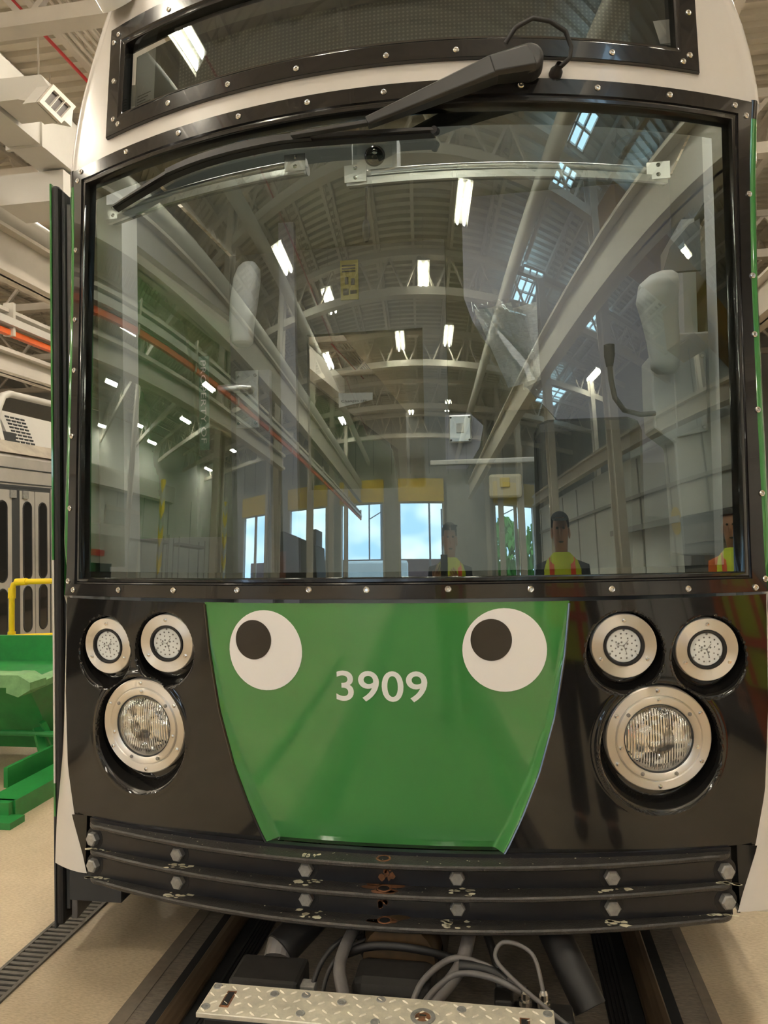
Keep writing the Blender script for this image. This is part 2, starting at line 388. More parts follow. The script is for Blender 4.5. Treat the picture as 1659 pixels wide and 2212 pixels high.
# skylights: framed panes hung just under the deck
def skylight(n, x, y, wx, wy):
    t = thing('window_%d' % n, (x, y, 9.15), None, None); t['kind'] = 'structure'; t['label'] = 'skylight pane in the roof'
    bx('pane', SKYL, x - wx / 2, x + wx / 2, y - wy / 2, y + wy / 2, 8.47, 8.49, t)
    m = MB()
    for k in range(4): m.box(x - wx / 2 + wx * k / 3 - .03, x - wx / 2 + wx * k / 3 + .03, y - wy / 2, y + wy / 2, 8.42, 8.47)
    for k in range(5): m.box(x - wx / 2, x + wx / 2, y - wy / 2 + wy * k / 4 - .03, y - wy / 2 + wy * k / 4 + .03, 8.42, 8.47)
    m.build('muntin', CREAM, t)
SKYL = mat('skylight_pane', (.50, .76, 1.0), .3, emit=2.2)  # panes emit the daylight themselves; the roof above them is closed
for i, (x, y, a, b) in enumerate(((5.5, -3.0, .9, 2.2), (5.7, -5.2, .8, 1.1), (6.0, -10.0, 1.1, 2.6), (9.5, -3.9, 1.5, 1.7), (10.2, -10., 1.9, 2.2), (11.2, -17.5, 2., 2.4))): skylight(i + 1, x, y, a, b)

# ------------------------------------------------------------------ hanging lamps
def lamp(x, y, z, label, src=[None]):
    if src[0] is None:
        t = thing('ceiling_light', (x, y, z), label, 'ceiling light', 'twin tube lamps under the roof')
        m = MB(); m.box(-.3, .3, -.7, .7, .04, .09); m.box(-.3, -.28, -.7, .7, -.02, .05); m.box(.28, .3, -.7, .7, -.02, .05); m.build('housing', DUCT, t, local=True)
        for sx in (-.14, .14): MB().tube([(sx, -.62, 0), (sx, .62, 0)], .05, 8).build('tube', TUBE, t, local=True)
        for yy in (-.5, .5): MB().tube([(0, yy, .08), (0, yy, 1.2)], .012, 6).build('hanger', CREAM, t, local=True)
        src[0] = t
    else: dup(src[0], (x, y, z), label)
LL = [(-6.05, -6.9, 'by the left crane beam, near the tram'), (1.96, -6.35, 'nearest the wiper tip, right of the middle'), (.44, -9.25, 'on the near truss in the middle'), (-4.6, -9.7, 'on the near truss left of the middle'),
      (-1.0, -13.0, 'second bay, left of the middle pair'), (1.97, -12.6, 'second bay, right of the middle pair'), (-6.1, -13.6, 'second bay, by the round pipe'), (-7.2, -20.5, 'by the end wall, left'),
      (-.62, -19.9, 'by the end wall, middle'), (2.57, -19.4, 'by the end wall, right of middle'), (-15.7, -2.7, 'far left bay, nearest the tram'), (-21.2, -3.15, 'far left bay, second from the tram'),
      (-25.4, -8.3, 'left wall, upper pair'), (-21.1, -12.3, 'left bay, mid way down'), (-28., -4.3, 'left wall, outermost'), (-27.5, -11.5, 'left wall above the striped post'), (-15.8, -10.9, 'left bay, beside the crane beam'),
      (-21.2, -20.1, 'left bay, near the end doors'), (12.3, -12.8, 'right bay beyond the partition'), (-27.8, -22., 'left corner near the end wall'),
      (-5.5, 0., 'left of the tram nose'), (2.0, -.8, 'above the people'), (2.2, 5.2, 'over the tram front'), (-6.65, 11.2, 'beside the tram behind the open door'), (-1., 11., 'over the tram'), (-15., 5., 'over the silver train'), (-15., 14., 'over the silver train, farther'),
      (-21., 8., 'far left, forward'), (7.6, 3., 'right of the tram'), (7., 13., 'right of the tram, farther'), (11., -4., 'right bay, near'), (-1.2, 3.4, 'added fill above the open tram door'), (3.6, 8.5, 'added fill right of the tram roof'), (-1.0, 7.2, 'added fill over the tram roof, nearer'), (-8.5, 3., 'between the tram and the left bay'), (-9., 9., 'over the near end of the silver train'), (-2., 20., 'far over the tram'), (-12., 22., 'far over the trains')]  # lamps marked added are unseen ones that brighten floor and deck
for x, y, lb in LL: lamp(x, y, 8.0 if y < 3 else 7.75, 'twin tube roof lamp, ' + lb)

# ------------------------------------------------------------------ ducts, pipes, crane beams
t = thing('air_duct', (-4.95, 10, 6), 'big white square air duct under the roof left of the tram', 'duct')
MB().box(-5.15, -4.75, 3.5, 24, 6.0, 6.62).build('duct_body', DUCT, t)
for y in (4.9, 7.6, 10.2, 13, 16): MB().box(-5.18, -4.72, y, y + .05, 5.97, 6.65).build('flange', DUCT, t)
b = MB().prism([(-4.7, 6.42, 5.95), (-4.16, 6.42, 5.95), (-3.85, 6.66, 6.02), (-3.85, 6.80, 6.2), (-4.1, 6.80, 6.62), (-4.7, 6.42, 6.62)], (0, 0, 0)) if False else None
MB().prism([(-4.72, 6.82, 6.03), (-4.47, 6.82, 6.03), (-4.12, 6.80, 5.92), (-4.10, 6.80, 6.10), (-4.21, 6.82, 6.26), (-4.72, 6.82, 6.27)], (0, .42, 0)).build('branch', DUCT, t)
GQ = [Vector(q) for q in ((-4.05, 6.749, 6.091), (-4.05, 7.149, 6.091), (-4.05, 6.879, 5.763), (-4.05, 6.513, 5.778))]
gq = lambda u, v, d=0.: GQ[0].lerp(GQ[1], u).lerp(GQ[3].lerp(GQ[2], u), v) + Vector((d, 0, 0))
g = MB().prism([gq(.02, .02, -.16), gq(.98, .02, -.16), gq(.98, .98, -.16), gq(.02, .98, -.16)], (.14, 0, 0)).build('grille_box', DUCT, t)
m = MB()
for u0, u1, v0, v1 in ((0, 1, 0, .17), (0, 1, .83, 1), (0, .12, .17, .83), (.88, 1, .17, .83), (.365, .39, .17, .83), (.615, .64, .17, .83)):
    m.prism([gq(u0, v0), gq(u1, v0), gq(u1, v1), gq(u0, v1)], (.03, 0, 0))
m.build('grille_frame', CREAM, g)
MB().prism([gq(.1, .1, -.02), gq(.9, .1, -.02), gq(.9, .9, -.02), gq(.1, .9, -.02)], (.012, 0, 0)).build('grille_recess', HOSE, g)
t = thing('air_duct', (-6.2, 8.4, 5.6), 'flat white cross duct below the big air duct', 'duct')
MB().box(-5.66, -4.8, 8.13, 8.66, 5.6, 5.97).build('duct_body', DUCT, t)
m = MB(); m.tube([(-5.3, 8.4, 5.9), (-5.3, 8.4, 8.36)], .012, 6); m.build('hanger', CREAM, t)
tag(MB().tube([(-6.35, YB, 5.95), (-6.35, YF, 5.95)], .2, 16).build('round_pipe', DUCT, smooth=True), 'fat white round pipe beside the left crane girder', 'pipe')
tag(MB().tube([(-5.5, YB, 7.0), (-5.5, 2, 7.0)], .17, 14).build('round_pipe', DUCT, smooth=True), 'white round pipe under the roof seen left in the windshield', 'pipe')
tag(MB().tube([(3.95, YB, 7.1), (3.95, 2, 7.1)], .2, 14).build('round_pipe', DUCT, smooth=True), 'white round pipe under the roof seen right in the windshield', 'pipe')
tag(MB().tube([(-5.6, YB, 8.3), (-5.6, YF, 8.3)], .025, 8).build('sprinkler_pipe', REDP), 'thin red pipe under the roof deck at the top left', 'pipe')
m = MB()
for k in range(5): m.tube([(-5.45 + .11 * k, 3, 8.42), (-5.45 + .11 * k, YF, 8.42)], .028, 8)
tag(m.build('conduit_bank', CREAM), 'bank of cream conduits under the roof deck at the top left', 'conduits')
def ibeam(x, z0, z1, w_, y0, y1, label, extra=None):
    t = thing('crane_beam', (x, (y0 + y1) / 2, z0), label, 'crane beam', 'steel crane beams')
    m = MB(); m.box(x - w_, x + w_, y0, y1, z0, z0 + .05); m.box(x - w_, x + w_, y0, y1, z1 - .05, z1); m.box(x - .02, x + .02, y0, y1, z0, z1); m.build('girder', CREAM, t)
    if extra:
        MB().box(x + .08, x + .16, y0, y1, z0 - .09, z0 - .015).build('conductor_bar', ORANGE, t)
        MB().box(x + .02, x + .24, y0, y1, z0 + .02, z0 + .12).build('conductor_cover', DUCT, t)
        m = MB(); y = y0
        while y < y1: m.box(x + .05, x + .2, y, y + .05, z0 - .1, z0 + .35); y += 2.2
        m.build('bracket', CREAM, t)
    return t
ibeam(-6.3, 5.1, 5.75, .16, YB, YF, 'heavy cream crane girder left of the tram, above the orange bar')
ibeam(-6.3, 4.35, 4.62, .14, YB + 1, YF, 'cream monorail beam carrying the orange conductor bar', True)
ibeam(-6.35, 3.78, 4.1, .14, -8, YF, 'cream lower beam under the orange conductor bar')
ibeam(5.05, 5.15, 5.85, .2, YB + 1, YF, 'heavy cream crane girder reflected right in the windshield')
ibeam(7.55, 3.7, 4.0, .14, -14, 12, 'cream beam along the top of the white partition')
ibeam(6.1, 6.2, 6.6, .15, 0, YF, 'upper cream beam right of the tram')
# yellow bridge crane
t = thing('bridge_crane', (9, -2.6, 6), 'yellow bridge crane girder over the right bay', 'crane')
MB().box(5.4, 15.5, -3.0, -2.2, 5.9, 6.7).build('girder', mat('crane_ochre', (.34, .20, .04), .5), t, bevel=.02)
MB().box(5.3, 5.8, -4.0, -1.2, 5.88, 6.15).build('end_truck', MATS['crane_ochre'], t)
MB().box(8.3, 9.3, -3.2, -2.0, 5.2, 5.9).build('hoist', MATS['crane_ochre'], t)
MB().tube([(8.8, -2.6, 5.3), (8.8, -2.6, 3.9)], .02, 8).build('cable', CABD, t)
# left wall fittings seen in the windshield
t = thing('wall_duct', (-28.4, -6, 5.9), 'long white square duct along the left wall', 'duct'); MB().box(-28.9, -28.0, -16, 6, 5.5, 6.3).build('duct_body', DUCT, t)
t = thing('wall_door', (-28.9, -8, 0), 'large white steel door in the left wall', 'door')
MB().box(-29, -28.9, -11, -6, 0, 4.6).build('door_leaf', WALLG, t); MB().box(-29, -28.85, -11.2, -11, 0, 4.8).build('jamb', CREAM, t); MB().box(-29, -28.85, -6, -5.8, 0, 4.8).build('jamb', CREAM, t); MB().box(-29, -28.85, -11.2, -5.8, 4.6, 4.8).build('lintel', CREAM, t)
for (y0, y1, lb) in ((-13.5, -6.5, 'white steel storage rack by the left wall'), (-19.5, -15, 'white steel storage rack beyond the striped post')):
    t = thing('storage_rack', (-25.5, (y0 + y1) / 2, 0), lb, 'rack', 'storage racks')
    m = MB(); m.box(-26.3, -24.9, y0, y1, 3.2, 3.32); m.build('shelf', WALLG, t)
    for yy in (y0, y1 - .12):
        for xx in (-26.3, -25.02): MB().box(xx, xx + .12, yy, yy + .12, 0, 3.6).build('upright', WALLG, t)
t = thing('work_truck', (-10.4, -18, 0), 'dark rail work vehicle standing by the end doors', 'vehicle')
MB().prism([(-12.7, -19.2, .5), (-12.7, -19.2, 3.3), (-11.6, -19.2, 3.35), (-8.4, -19.2, 2.75), (-8.1, -19.2, .5)], (0, 2.2, 0)).build('body', CABD, t, bevel=.05)
MB().box(-9.3, -8.5, -18.8, -17.4, 2.7, 3.35).build('roof_box', BROWN, t); MB().box(-12.4, -11.2, -17.02, -16.98, 1.5, 2.6).build('side_panel', mat('rust_red', (.22, .09, .06), .6), t)
for yy in (-18.9, -17.3):
    for xx in (-12, -9): MB().lathe([(0, 0), (.45, 0), (.45, .2), (0, .2)], (xx, yy, .45), (0, 1, 0), 20).build('wheel', RUBBER, t)
# big cabinet / vehicle at left seen at the edge of the windshield
t = thing('service_cabinet', (-6.3, .9, 0), 'grey rounded service cabinet with red band, reflected at lower left', 'cabinet')
MB().box(-7.4, -5.4, .3, 1.6, 0, 1.95).build('body', SILVER, t, bevel=.12); MB().box(-5.4, -5.385, .95, 1.5, 1.62, 1.68).build('red_band', REDP, t); MB().box(-5.4, -5.385, .75, 1.45, .75, 1.55).build('dark_pane', TINT, t)
MB().box(-5.4, -5.36, .42, .55, 1.1, 1.4).build('latch', CABD, t)
# right wall shelf etc.
t = thing('wall_rack', (7.8, -5, 2), 'slotted white rack on the low partition', 'rack'); m = MB()
for k in range(16): m.box(7.75, 7.98, -6.5 + k * .22, -6.4 + k * .22, 2.32, 2.38)
m.box(7.7, 7.76, -6.6, -3, 2.3, 2.4); m.build('slats', WALLG, t)
t = thing('tool_chest', (7.2, -1.2, 0), 'black tool chest against the low partition', 'cabinet'); MB().box(6.7, 7.8, -2.2, -.2, 0, 2.25).build('body', CABD, t, bevel=.03)
m = MB()
for k in range(7): m.box(6.685, 6.7, -2.15, -.25, .2 + .28 * k, .44 + .28 * k)
m.build('drawer_front', HOSE, t)
t = thing('eyewash_sign', (7.9, -3.2, 2.3), 'yellow round sign on the low partition', 'sign'); MB().lathe([(0, 0), (.22, 0), (.22, .03), (0, .03)], (7.96, -3.3, 2.35), (-1, 0, 0), 24).build('disc', SAFETY, t)
# outside, through the doors
tag(bx('brick_viaduct', mat('far_brick', (.16, .09, .075), .9, noise=.3, nscale=.5), -60, 6.5, -78, -75, -.2, 4.6), 'long brown viaduct seen through the open doors', 'viaduct')
for i, (x, y, h, lb) in enumerate(((-16, -52, 12, 'second door from the left'), (-7.5, -48, 13, 'left part of the third door'), (-11.5, -55, 9, 'third door, right pole'), (1.5, -45, 14, 'fourth door'), (4.2, -52, 8, 'fourth door, right'), (16.5, -50, 9, 'rightmost door'))):
    t = thing('catenary_pole', (x, y, 0), 'grey catenary pole in the yard through the ' + lb, 'pole', 'catenary poles'); MB().tube([(x, y, -.2), (x, y, h)], .17, 8).build('pole', HOSE, t); MB().bar((x, y, h - 1.5), (x + 3, y, h - .8), .1, .1).build('arm', HOSE, t)
t = thing('signal_frame', (-7.6, -47, 8), 'square steel frame on a pole in the yard', 'frame'); m = MB(); 
for k in range(4): m.box(-9.2 + k, -9.1 + k, -47.1, -47, 8.5, 11)
for k in range(4): m.box(-9.2, -6.1, -47.1, -47, 8.5 + k * .8, 8.6 + k * .8)
m.build('grid', HOSE, t); MB().tube([(-7.6, -47.05, -.2), (-7.6, -47.05, 8.6)], .12, 8).build('mast', HOSE, t)
def tree(x, y, r, h, lb):
    t = thing('tree', (x, y, 0), lb, 'tree', 'trees in the yard'); MB().tube([(x, y, -.2), (x, y, h * .5)], .25, 8).build('trunk', BROWN, t)
    m = MB()
    for k in range(420):
        a, b_ = random.uniform(0, 6.28), random.uniform(-1, 1); q = random.uniform(.55, 1) ** .5; c = Vector((x + r * q * math.cos(a) * math.sqrt(1 - b_ * b_), y + r * q * math.sin(a) * math.sqrt(1 - b_ * b_), h * .68 + r * .9 * q * b_))
        m.obox(c, (.7, .5, .06), Euler((random.uniform(0, 6), random.uniform(0, 6), 0)).to_matrix())
    m.build('foliage', mat('leaf_green', (.09, .26, .03), .7), t)
tree(15.5, -46, 3.0, 6.0, 'bright green tree through the rightmost door, left'); tree(22.8, -48, 3.2, 5.6, 'bright green tree through the rightmost door, right')
tag(MB().box(-14, -2.5, -46, -43.4, .3, 3.2).build('yard_tram', WALLW, bevel=.2), 'pale tram parked out in the yard', 'tram')

# ================================================================== LEFT STRIP: SILVER TRAIN, HOPPER, HANDRAIL
tr = thing('silver_train', (-6.4, 14, 0), 'old silver train with folding doors and roof units, left background', 'train')
XT = -5.2
m = MB(); m.box(-7.7, XT, 5.2, 26, .45, 2.1); m.prism([(-7.7, 5.2, 2.1), (XT, 5.2, 2.1), (XT, 5.2, 2.45), (-5.32, 5.2, 2.62), (-7.58, 5.2, 2.62), (-7.7, 5.2, 2.45)], (0, 20.8, 0))
m.build('body', SILVER, tr)
m = MB()
for z in (2.15, 2.32): m.box(XT - .01, XT + .008, 5.2, 26, z, z + .012)
m.box(XT - .01, XT + .012, 5.2, 26, 2.1, 2.13)
m.build('groove', CABD, tr)
MB().prism([(-5.19, 5.2, 2.5), (-5.34, 5.2, 2.66), (-7.56, 5.2, 2.66), (-7.71, 5.2, 2.5)], (0, 20.8, 0)).build('roof_edge', SILVERD, tr)
MB().box(-7.6, -5.3, 5.2, 26, .1, .45).build('skirt', CABD, tr)
MB().box(XT, XT + .01, 6.6, 8.62, .22, 2.1).build('door_surround', CABD, tr)
def train_leaf(y0, y1):
    lf = MB().box(XT + .005, XT + .03, y0, y1, .24, 2.07).build('door_leaf', SILVER, tr)
    c = (y0 + y1) / 2; hw = .075
    for z0, z1 in ((1.03, 1.94), (.42, .95)):
        pts = []
        for (zc, a0) in ((z1 - hw, 0), (z0 + hw, 180)):
            for k in range(9):
                a = R(a0 + k * 22.5); pts.append((XT + .031, c + hw * math.cos(a), zc + hw * math.sin(a)))
        MB().prism(pts, (.004, 0, 0)).build('window_pane', TINT, lf)
        rim = [Vector(p) for p in pts]; MB().tube(rim + [rim[0], rim[1]], .010, 6, cap=False).build('window_seal', RUBBER, lf)
    return lf
for y0, y1 in ((6.64, 6.97), (6.98, 7.31), (7.33, 7.66), (7.80, 8.07), (8.09, 8.37)): train_leaf(y0, y1)
MB().box(XT + .006, XT + .034, 7.66, 7.79, .24, 2.07).build('centre_post', CABD, tr)
m = MB()
for y in (7.62, 7.84):
    for z in (.27, 1.98): m.box(XT + .03, XT + .05, y, y + .1, z, z + .09)
m.build('hinge', BOLT, tr)
MB().box(XT + .002, XT + .02, 8.42, 8.62, .2, 2.12).build('side_post', SILVER, tr)
ac = MB(); ac.prism([(-5.45, 6.2, 2.62), (-5.62, 6.2, 3.28), (-7.3, 6.2, 3.28), (-7.45, 6.2, 2.62)], (0, 1.75, 0)); a1 = ac.build('roof_unit', DUCT, tr)
m = MB()
for k in range(14):
    z = 2.72 + k * .036; x = -5.455 - (z - 2.62) * .2576; m.box(x - .02, x + .02, 6.35, 7.85, z, z + .016)
m.build('louvre', BROWN, a1)
MB().prism([(-5.448, 6.35, 2.68), (-5.60, 6.35, 3.24), (-5.66, 6.35, 3.24), (-5.52, 6.35, 2.68)], (0, 1.5, 0)).build('louvre_recess', CABD, a1)
ac = MB(); ac.prism([(-5.5, 8.15, 2.62), (-5.72, 8.15, 3.1), (-7.0, 8.15, 3.2), (-7.3, 8.15, 2.62)], (0, 1.6, 0)); a2 = ac.build('roof_unit', DUCT, tr)
m = MB()
for i in range(8):
    for j in range(4):
        z = 2.7 + .045 * i + .0; x = -5.5 - (z - 2.62) * .458; m.box(x - .01, x + .006, 8.25 + .1 * j, 8.32 + .1 * j, z, z + .022)
m.build('slot', CABD, a2)
MB().tube([(-5.62, 7.98, 2.85), (-5.6, 8.02, 3.1), (-5.6, 8.1, 3.25), (-5.62, 8.25, 3.3), (-5.65, 9.5, 3.34)], .045, 10).build('roof_pipe', DUCT, tr, smooth=True)
MB().box(-5.7, -5.5, 7.95, 8.2, 2.62, 2.8).build('bracket', CABD, tr)

hr = thing('handrail', (-3.3, 5.2, 0), 'bright yellow pipe handrail behind the green hopper', 'railing')
rr = .021
def hp(t): return (-3.30 + .36 * t, 5.15 - .0 * t)
MB().tube([(-3.335, 5.1, .0), (-3.325, 5.1, 1.12), (-3.31, 5.1, 1.165), (-3.27, 5.1, 1.185), (-1.6, 5.1, 1.21)], rr, 12).build('top_rail', SAFETY, hr, smooth=True)
MB().tube([(-3.33, 5.1, .77), (-1.6, 5.1, .84)], rr * .9, 12).build('middle_rail', SAFETY, hr, smooth=True)
m = MB()
m.tube([(-3.325, 5.1, 1.06), (-3.323, 5.1, 1.14)], rr * 1.3, 12); m.tube([(-3.328, 5.1, .73), (-3.328, 5.1, .81)], rr * 1.35, 12); m.tube([(-3.29, 5.1, 1.183), (-3.2, 5.1, 1.186)], rr * 1.3, 12)
m.build('fitting', SAFETY, hr, smooth=True)
MB().tube([(-1.6, 5.1, 0), (-1.6, 5.1, 1.21)], rr, 12).build('post', SAFETY, hr, smooth=True)

hp_ = thing('tipping_hopper', (-3.2, 4.6, 0), 'green steel tipping hopper on a forklift base, left of the tram', 'hopper')
# body: side profile swept along X
def side(x, e=0): return [(x, 4.22, .62), (x, 4.9, .70), (x, 5.02, .74), (x, 5.02, .55), (x, 4.95, .30), (x, 4.8, .18), (x, 4.55, .16), (x, 4.38, .30)]
m = MB(); pl = [(-2.6, 4.22, .62), (-2.6, 5.0, .62), (-2.6, 5.0, .42), (-2.66, 4.85, .12), (-2.66, 4.6, .10), (-2.62, 4.38, .42)]
m.prism(pl, (-1.5, 0, 0)); m.build('bin', HOPPER, hp_)
MB().box(-4.1, -2.36, 4.96, 5.0, .58, .80).build('back_wall', HOPPER, hp_)
MB().prism([(-4.2, 4.13, .60), (-4.2, 4.13, .675), (-4.2, 4.28, .675), (-4.2, 4.28, .60)], (1.60, 0, 0)).build('front_lip', HOPPERW, hp_)
MB().prism([(-2.58, 4.122, .545), (-2.50, 4.122, .59), (-2.50, 4.122, .635), (-2.58, 4.122, .678), (-2.66, 4.122, .678), (-2.66, 4.122, .57)], (0, .165, 0)).build('lip_corner', HOPPERW, hp_)
MB().prism([(-2.60, 4.2, .56), (-2.54, 4.2, .56), (-2.54, 4.2, .60), (-2.60, 4.2, .62)], (0, .82, .05)).build('side_lip', HOPPERW, hp_)
m = MB(); m.bar((-2.56, 4.5, .09), (-2.62, 4.42, .32), .05, .03); m.bar((-2.56, 4.36, .09), (-2.66, 4.42, .28), .05, .03); m.tube([(-2.5, 4.4, .25), (-2.9, 4.4, .25)], .02, 8); m.build('pivot_leg', HOPPER, hp_)
m = MB(); m.box(-4.2, -2.28, 3.62, 3.68, 0, .10); m.build('base_front', HOPPER, hp_)
m = MB(); m.prism([(-2.27, 3.66, 0), (-2.27, 3.66, .10), (-2.45, 3.66, .10), (-2.45, 3.66, 0)], (0, 1.9, 0)); m.build('base_channel', HOPPER, hp_)
MB().box(-2.53, -2.505, 3.92, 5.5, .07, .185).build('base_rail', HOPPER, hp_)
MB().box(-4.2, -2.2, 3.52, 3.64, 0, .035).build('foot_plate', HOPPER, hp_)

# ================================================================== THE TRAM
tram = thing('tram', (0, 6, 0), 'green, black and white tram with big cartoon eyes and the number 3909', 'tram')
def F(x, z, o=0.):
    q = z - 1.31
    if q > 0: return 2.087 + .035 * q + .017 * q * q + (.205 + .0145 * q) * x * x + o
    return 2.087 + (.205 + .08 * q) * x * x + o
def S(x, z, o=0.): return (x, F(x, z, o), z)
def lerp(a, b, t): return a + (b - a) * t
def interp(tab, z):
    tab = sorted(tab)
    if z <= tab[0][0]: return tab[0][1]
    for (a, va), (b, vb) in zip(tab, tab[1:]):
        if z <= b: return lerp(va, vb, (z - a) / (b - a))
    return tab[-1][1]
def sm(a, b, x): t = max(0, min(1, (x - a) / (b - a))); return t * t * (3 - 2 * t)
XG = [(.60, .338), (.615, .349), (.71, .396), (.83, .4455), (.985, .4915), (1.16, .524), (1.31, .541)]
XO = [(.42, .975), (.44, .983), (.60, 1.04), (.75, 1.08), (.99, 1.107), (1.31, 1.124)]
def xg(z): return interp(XG, z)
def xo(z): return interp(XO, z)
# lamps: (x, z, pocket radius, bezel radius, y of the ring, outward yaw)
LAMPS = [('s', .693, 1.172, .100, .092, 2.208, 5), ('s', .936, 1.151, .100, .092, 2.285, 10), ('b', .785, .906, .160, .1515, 2.232, 9)]
def pocket(x, z):
    d = 0
    for k, lx, lz, rp, rb, ly, yw in LAMPS:
        rr_ = math.hypot(x - lx, (z - lz + .007) * (1 if z > lz else .93))
        t = 1 - sm(rp - .006, rp + lerp(.022, .009, sm(-.09, .05, z - lz)), rr_)
        d = max(d, t * (.078 if k == 'b' else .066))
        lip = math.exp(-((rr_ - rp - .016) / .010) ** 2); d -= .004 * lip * (1 - t)
    return d
def panel(sgn):
    def fn(u, v):
        z = lerp(.612, 1.305, v); x = lerp(xg(z), xo(z), u)
        return (sgn * x, F(x, z) + pocket(x, z) - .006 * sm(0, .02, u) * 0, z)
    m = MB(); m.grid(fn, 150, 170)
    m.grid(lambda u, v: (sgn * lerp(.988, xo(lerp(.43, .612, v)), u), F(1.0, lerp(.43, .612, v)), lerp(.43, .612, v)), 3, 8)
    m.grid(lambda u, v: (sgn * .988, F(.988, lerp(.43, .62, v)) + .25 * u, lerp(.43, .62, v)), 2, 4)
    m.grid(lambda u, v: (sgn * lerp(xg(.612), .988, v), F(lerp(xg(.612), .988, v), .612) + .12 * u, .612), 2, 20)
    return m.build('front_panel', BLACK, tram, smooth=True)
for sg in (-1, 1): panel(sg)
# green hood, sunk a little with raised flanges toward the bottom
def gdep(x, z): return .045 * (1 - (z - .60) / .71) ** 1.3 * sm(0, .032 * (1.31 - z) / .7 + .004, xg(z) - abs(x)) if z < 1.31 else 0
def hood(u, v):
    z = lerp(.612, 1.307, v); X = xg(z); x = lerp(-X, X, u); return (x, F(x, z) + gdep(x, z) - .002, z)
MB().grid(hood, 160, 60).build('green_hood', GREEN, tram, smooth=True)
MB().grid(lambda u, v: (lerp(-.345, .345, u), F(lerp(-.345, .345, u), .61) + .02 + .15 * v, .612), 20, 2).build('hood_underside', BLACK, tram)
for sg in (-1, 1): MB().tube([(sg * xg(z), F(xg(z), z) - .003, z) for z in [.605 + .695 * k / 24 for k in range(25)]], .004, 6).build('hood_edge', FRAMEB, tram, smooth=True)
# cartoon eye decals and number
def disc(cx, cz, rx, rz, o, name, mt, par):
    m = MB(); n = 48
    P = lambda x, z: (x, F(x, z) + gdep(x, z) + o, z)
    rings = 6; vs = [P(cx, cz)]; fs = []
    for r_ in range(1, rings + 1):
        vs += [P(cx + rx * r_ / rings * math.cos(2 * math.pi * k / n), cz + rz * r_ / rings * math.sin(2 * math.pi * k / n)) for k in range(n)]
    fs += [(0, 1 + k, 1 + (k + 1) % n) for k in range(n)]
    for r_ in range(rings - 1):
        a, b = 1 + r_ * n, 1 + (r_ + 1) * n; fs += [(a + k, b + k, b + (k + 1) % n, a + (k + 1) % n) for k in range(n)]
    m.add(vs, fs); return m.build(name, mt, par, smooth=True)
e1 = disc(-.341, 1.1675, .1165, .1185, -.004, 'eye_decal', EYEW, tram); disc(-.3775, 1.198, .0575, .0585, -.0055, 'pupil', EYEB, e1)
e2 = disc(.3575, 1.1725, .1175, .1175, -.004, 'eye_decal', EYEW, tram); disc(.321, 1.2015, .0575, .0590, -.0055, 'pupil', EYEB, e2)
def text_mesh(body, name, x0, x1, z0, z1, mt, par, place, bold=0., rotate=False):
    cu = bpy.data.curves.new(name, 'FONT'); cu.body = body; cu.offset = bold; cu.resolution_u = 6; cu.space_character = 1.02
    ob = bpy.data.objects.new(name, cu); COL.objects.link(ob); bpy.context.view_layer.update()
    me = bpy.data.meshes.new_from_object(ob.evaluated_get(bpy.context.evaluated_depsgraph_get()))
    vs = [v.co.copy() for v in me.vertices]; fs = [tuple(p.vertices) for p in me.polygons]
    bpy.data.objects.remove(ob); bpy.data.curves.remove(cu); bpy.data.meshes.remove(me)
    a0, a1 = min(v.x for v in vs), max(v.x for v in vs); b0, b1 = min(v.y for v in vs), max(v.y for v in vs)
    out = []
    for v in vs:
        s_, t_ = (v.x - a0) / (a1 - a0), (v.y - b0) / (b1 - b0)
        if rotate: s_, t_ = t_, 1 - s_
        out.append(place(lerp(x0, x1, s_), lerp(z0, z1, t_)))
    m = MB(); m.add(out, fs); return m.build(name, mt, par)
MB().grid(lambda u, v: (lerp(-.14, .158, u), F(lerp(-.14, .158, u), 1.07) + gdep(0, lerp(1.02, 1.122, v)) - .0012, lerp(1.02, 1.122, v)), 20, 4).build('number_backing', mat('green_film', (.02, .17, .034), .16, coat=.5), tram, smooth=True)
text_mesh('3909', 'fleet_number', -.1245, .1395, 1.0255, 1.1135, DIGIT, tram, lambda x, z: (x, F(x, z) + gdep(x, z) - .0035, z), bold=.011)
# white flared skirt corners
def wedge(sg):
    def fn(u, v):
        z = lerp(.435, 1.305, v); xi = xo(z) if z > .43 else xo(.43) - .0
        xe = interp([(.43, 1.130), (.57, 1.140), (.97, 1.139), (1.31, 1.138)], z); x = lerp(xi, xe, u)
        return (sg * x, F(xi, max(z, .43)) + .06 * u ** 1.6 * (1 if z < 1.0 else 1) + .0, z)
    def back(u, v):
        p = fn(1, v); return (p[0] + sg * .01 * u, p[1] + .5 * u, p[2])
    m = MB(); m.grid(fn, 12, 24); m.grid(back, 3, 24)
    m.grid(lambda u, v: (fn(u, 0)[0], fn(u, 0)[1] + .3 * v, .435), 6, 2)
    return m.build('flared_skirt', WHITE, tram, smooth=True)
for sg in (-1, 1): wedge(sg)
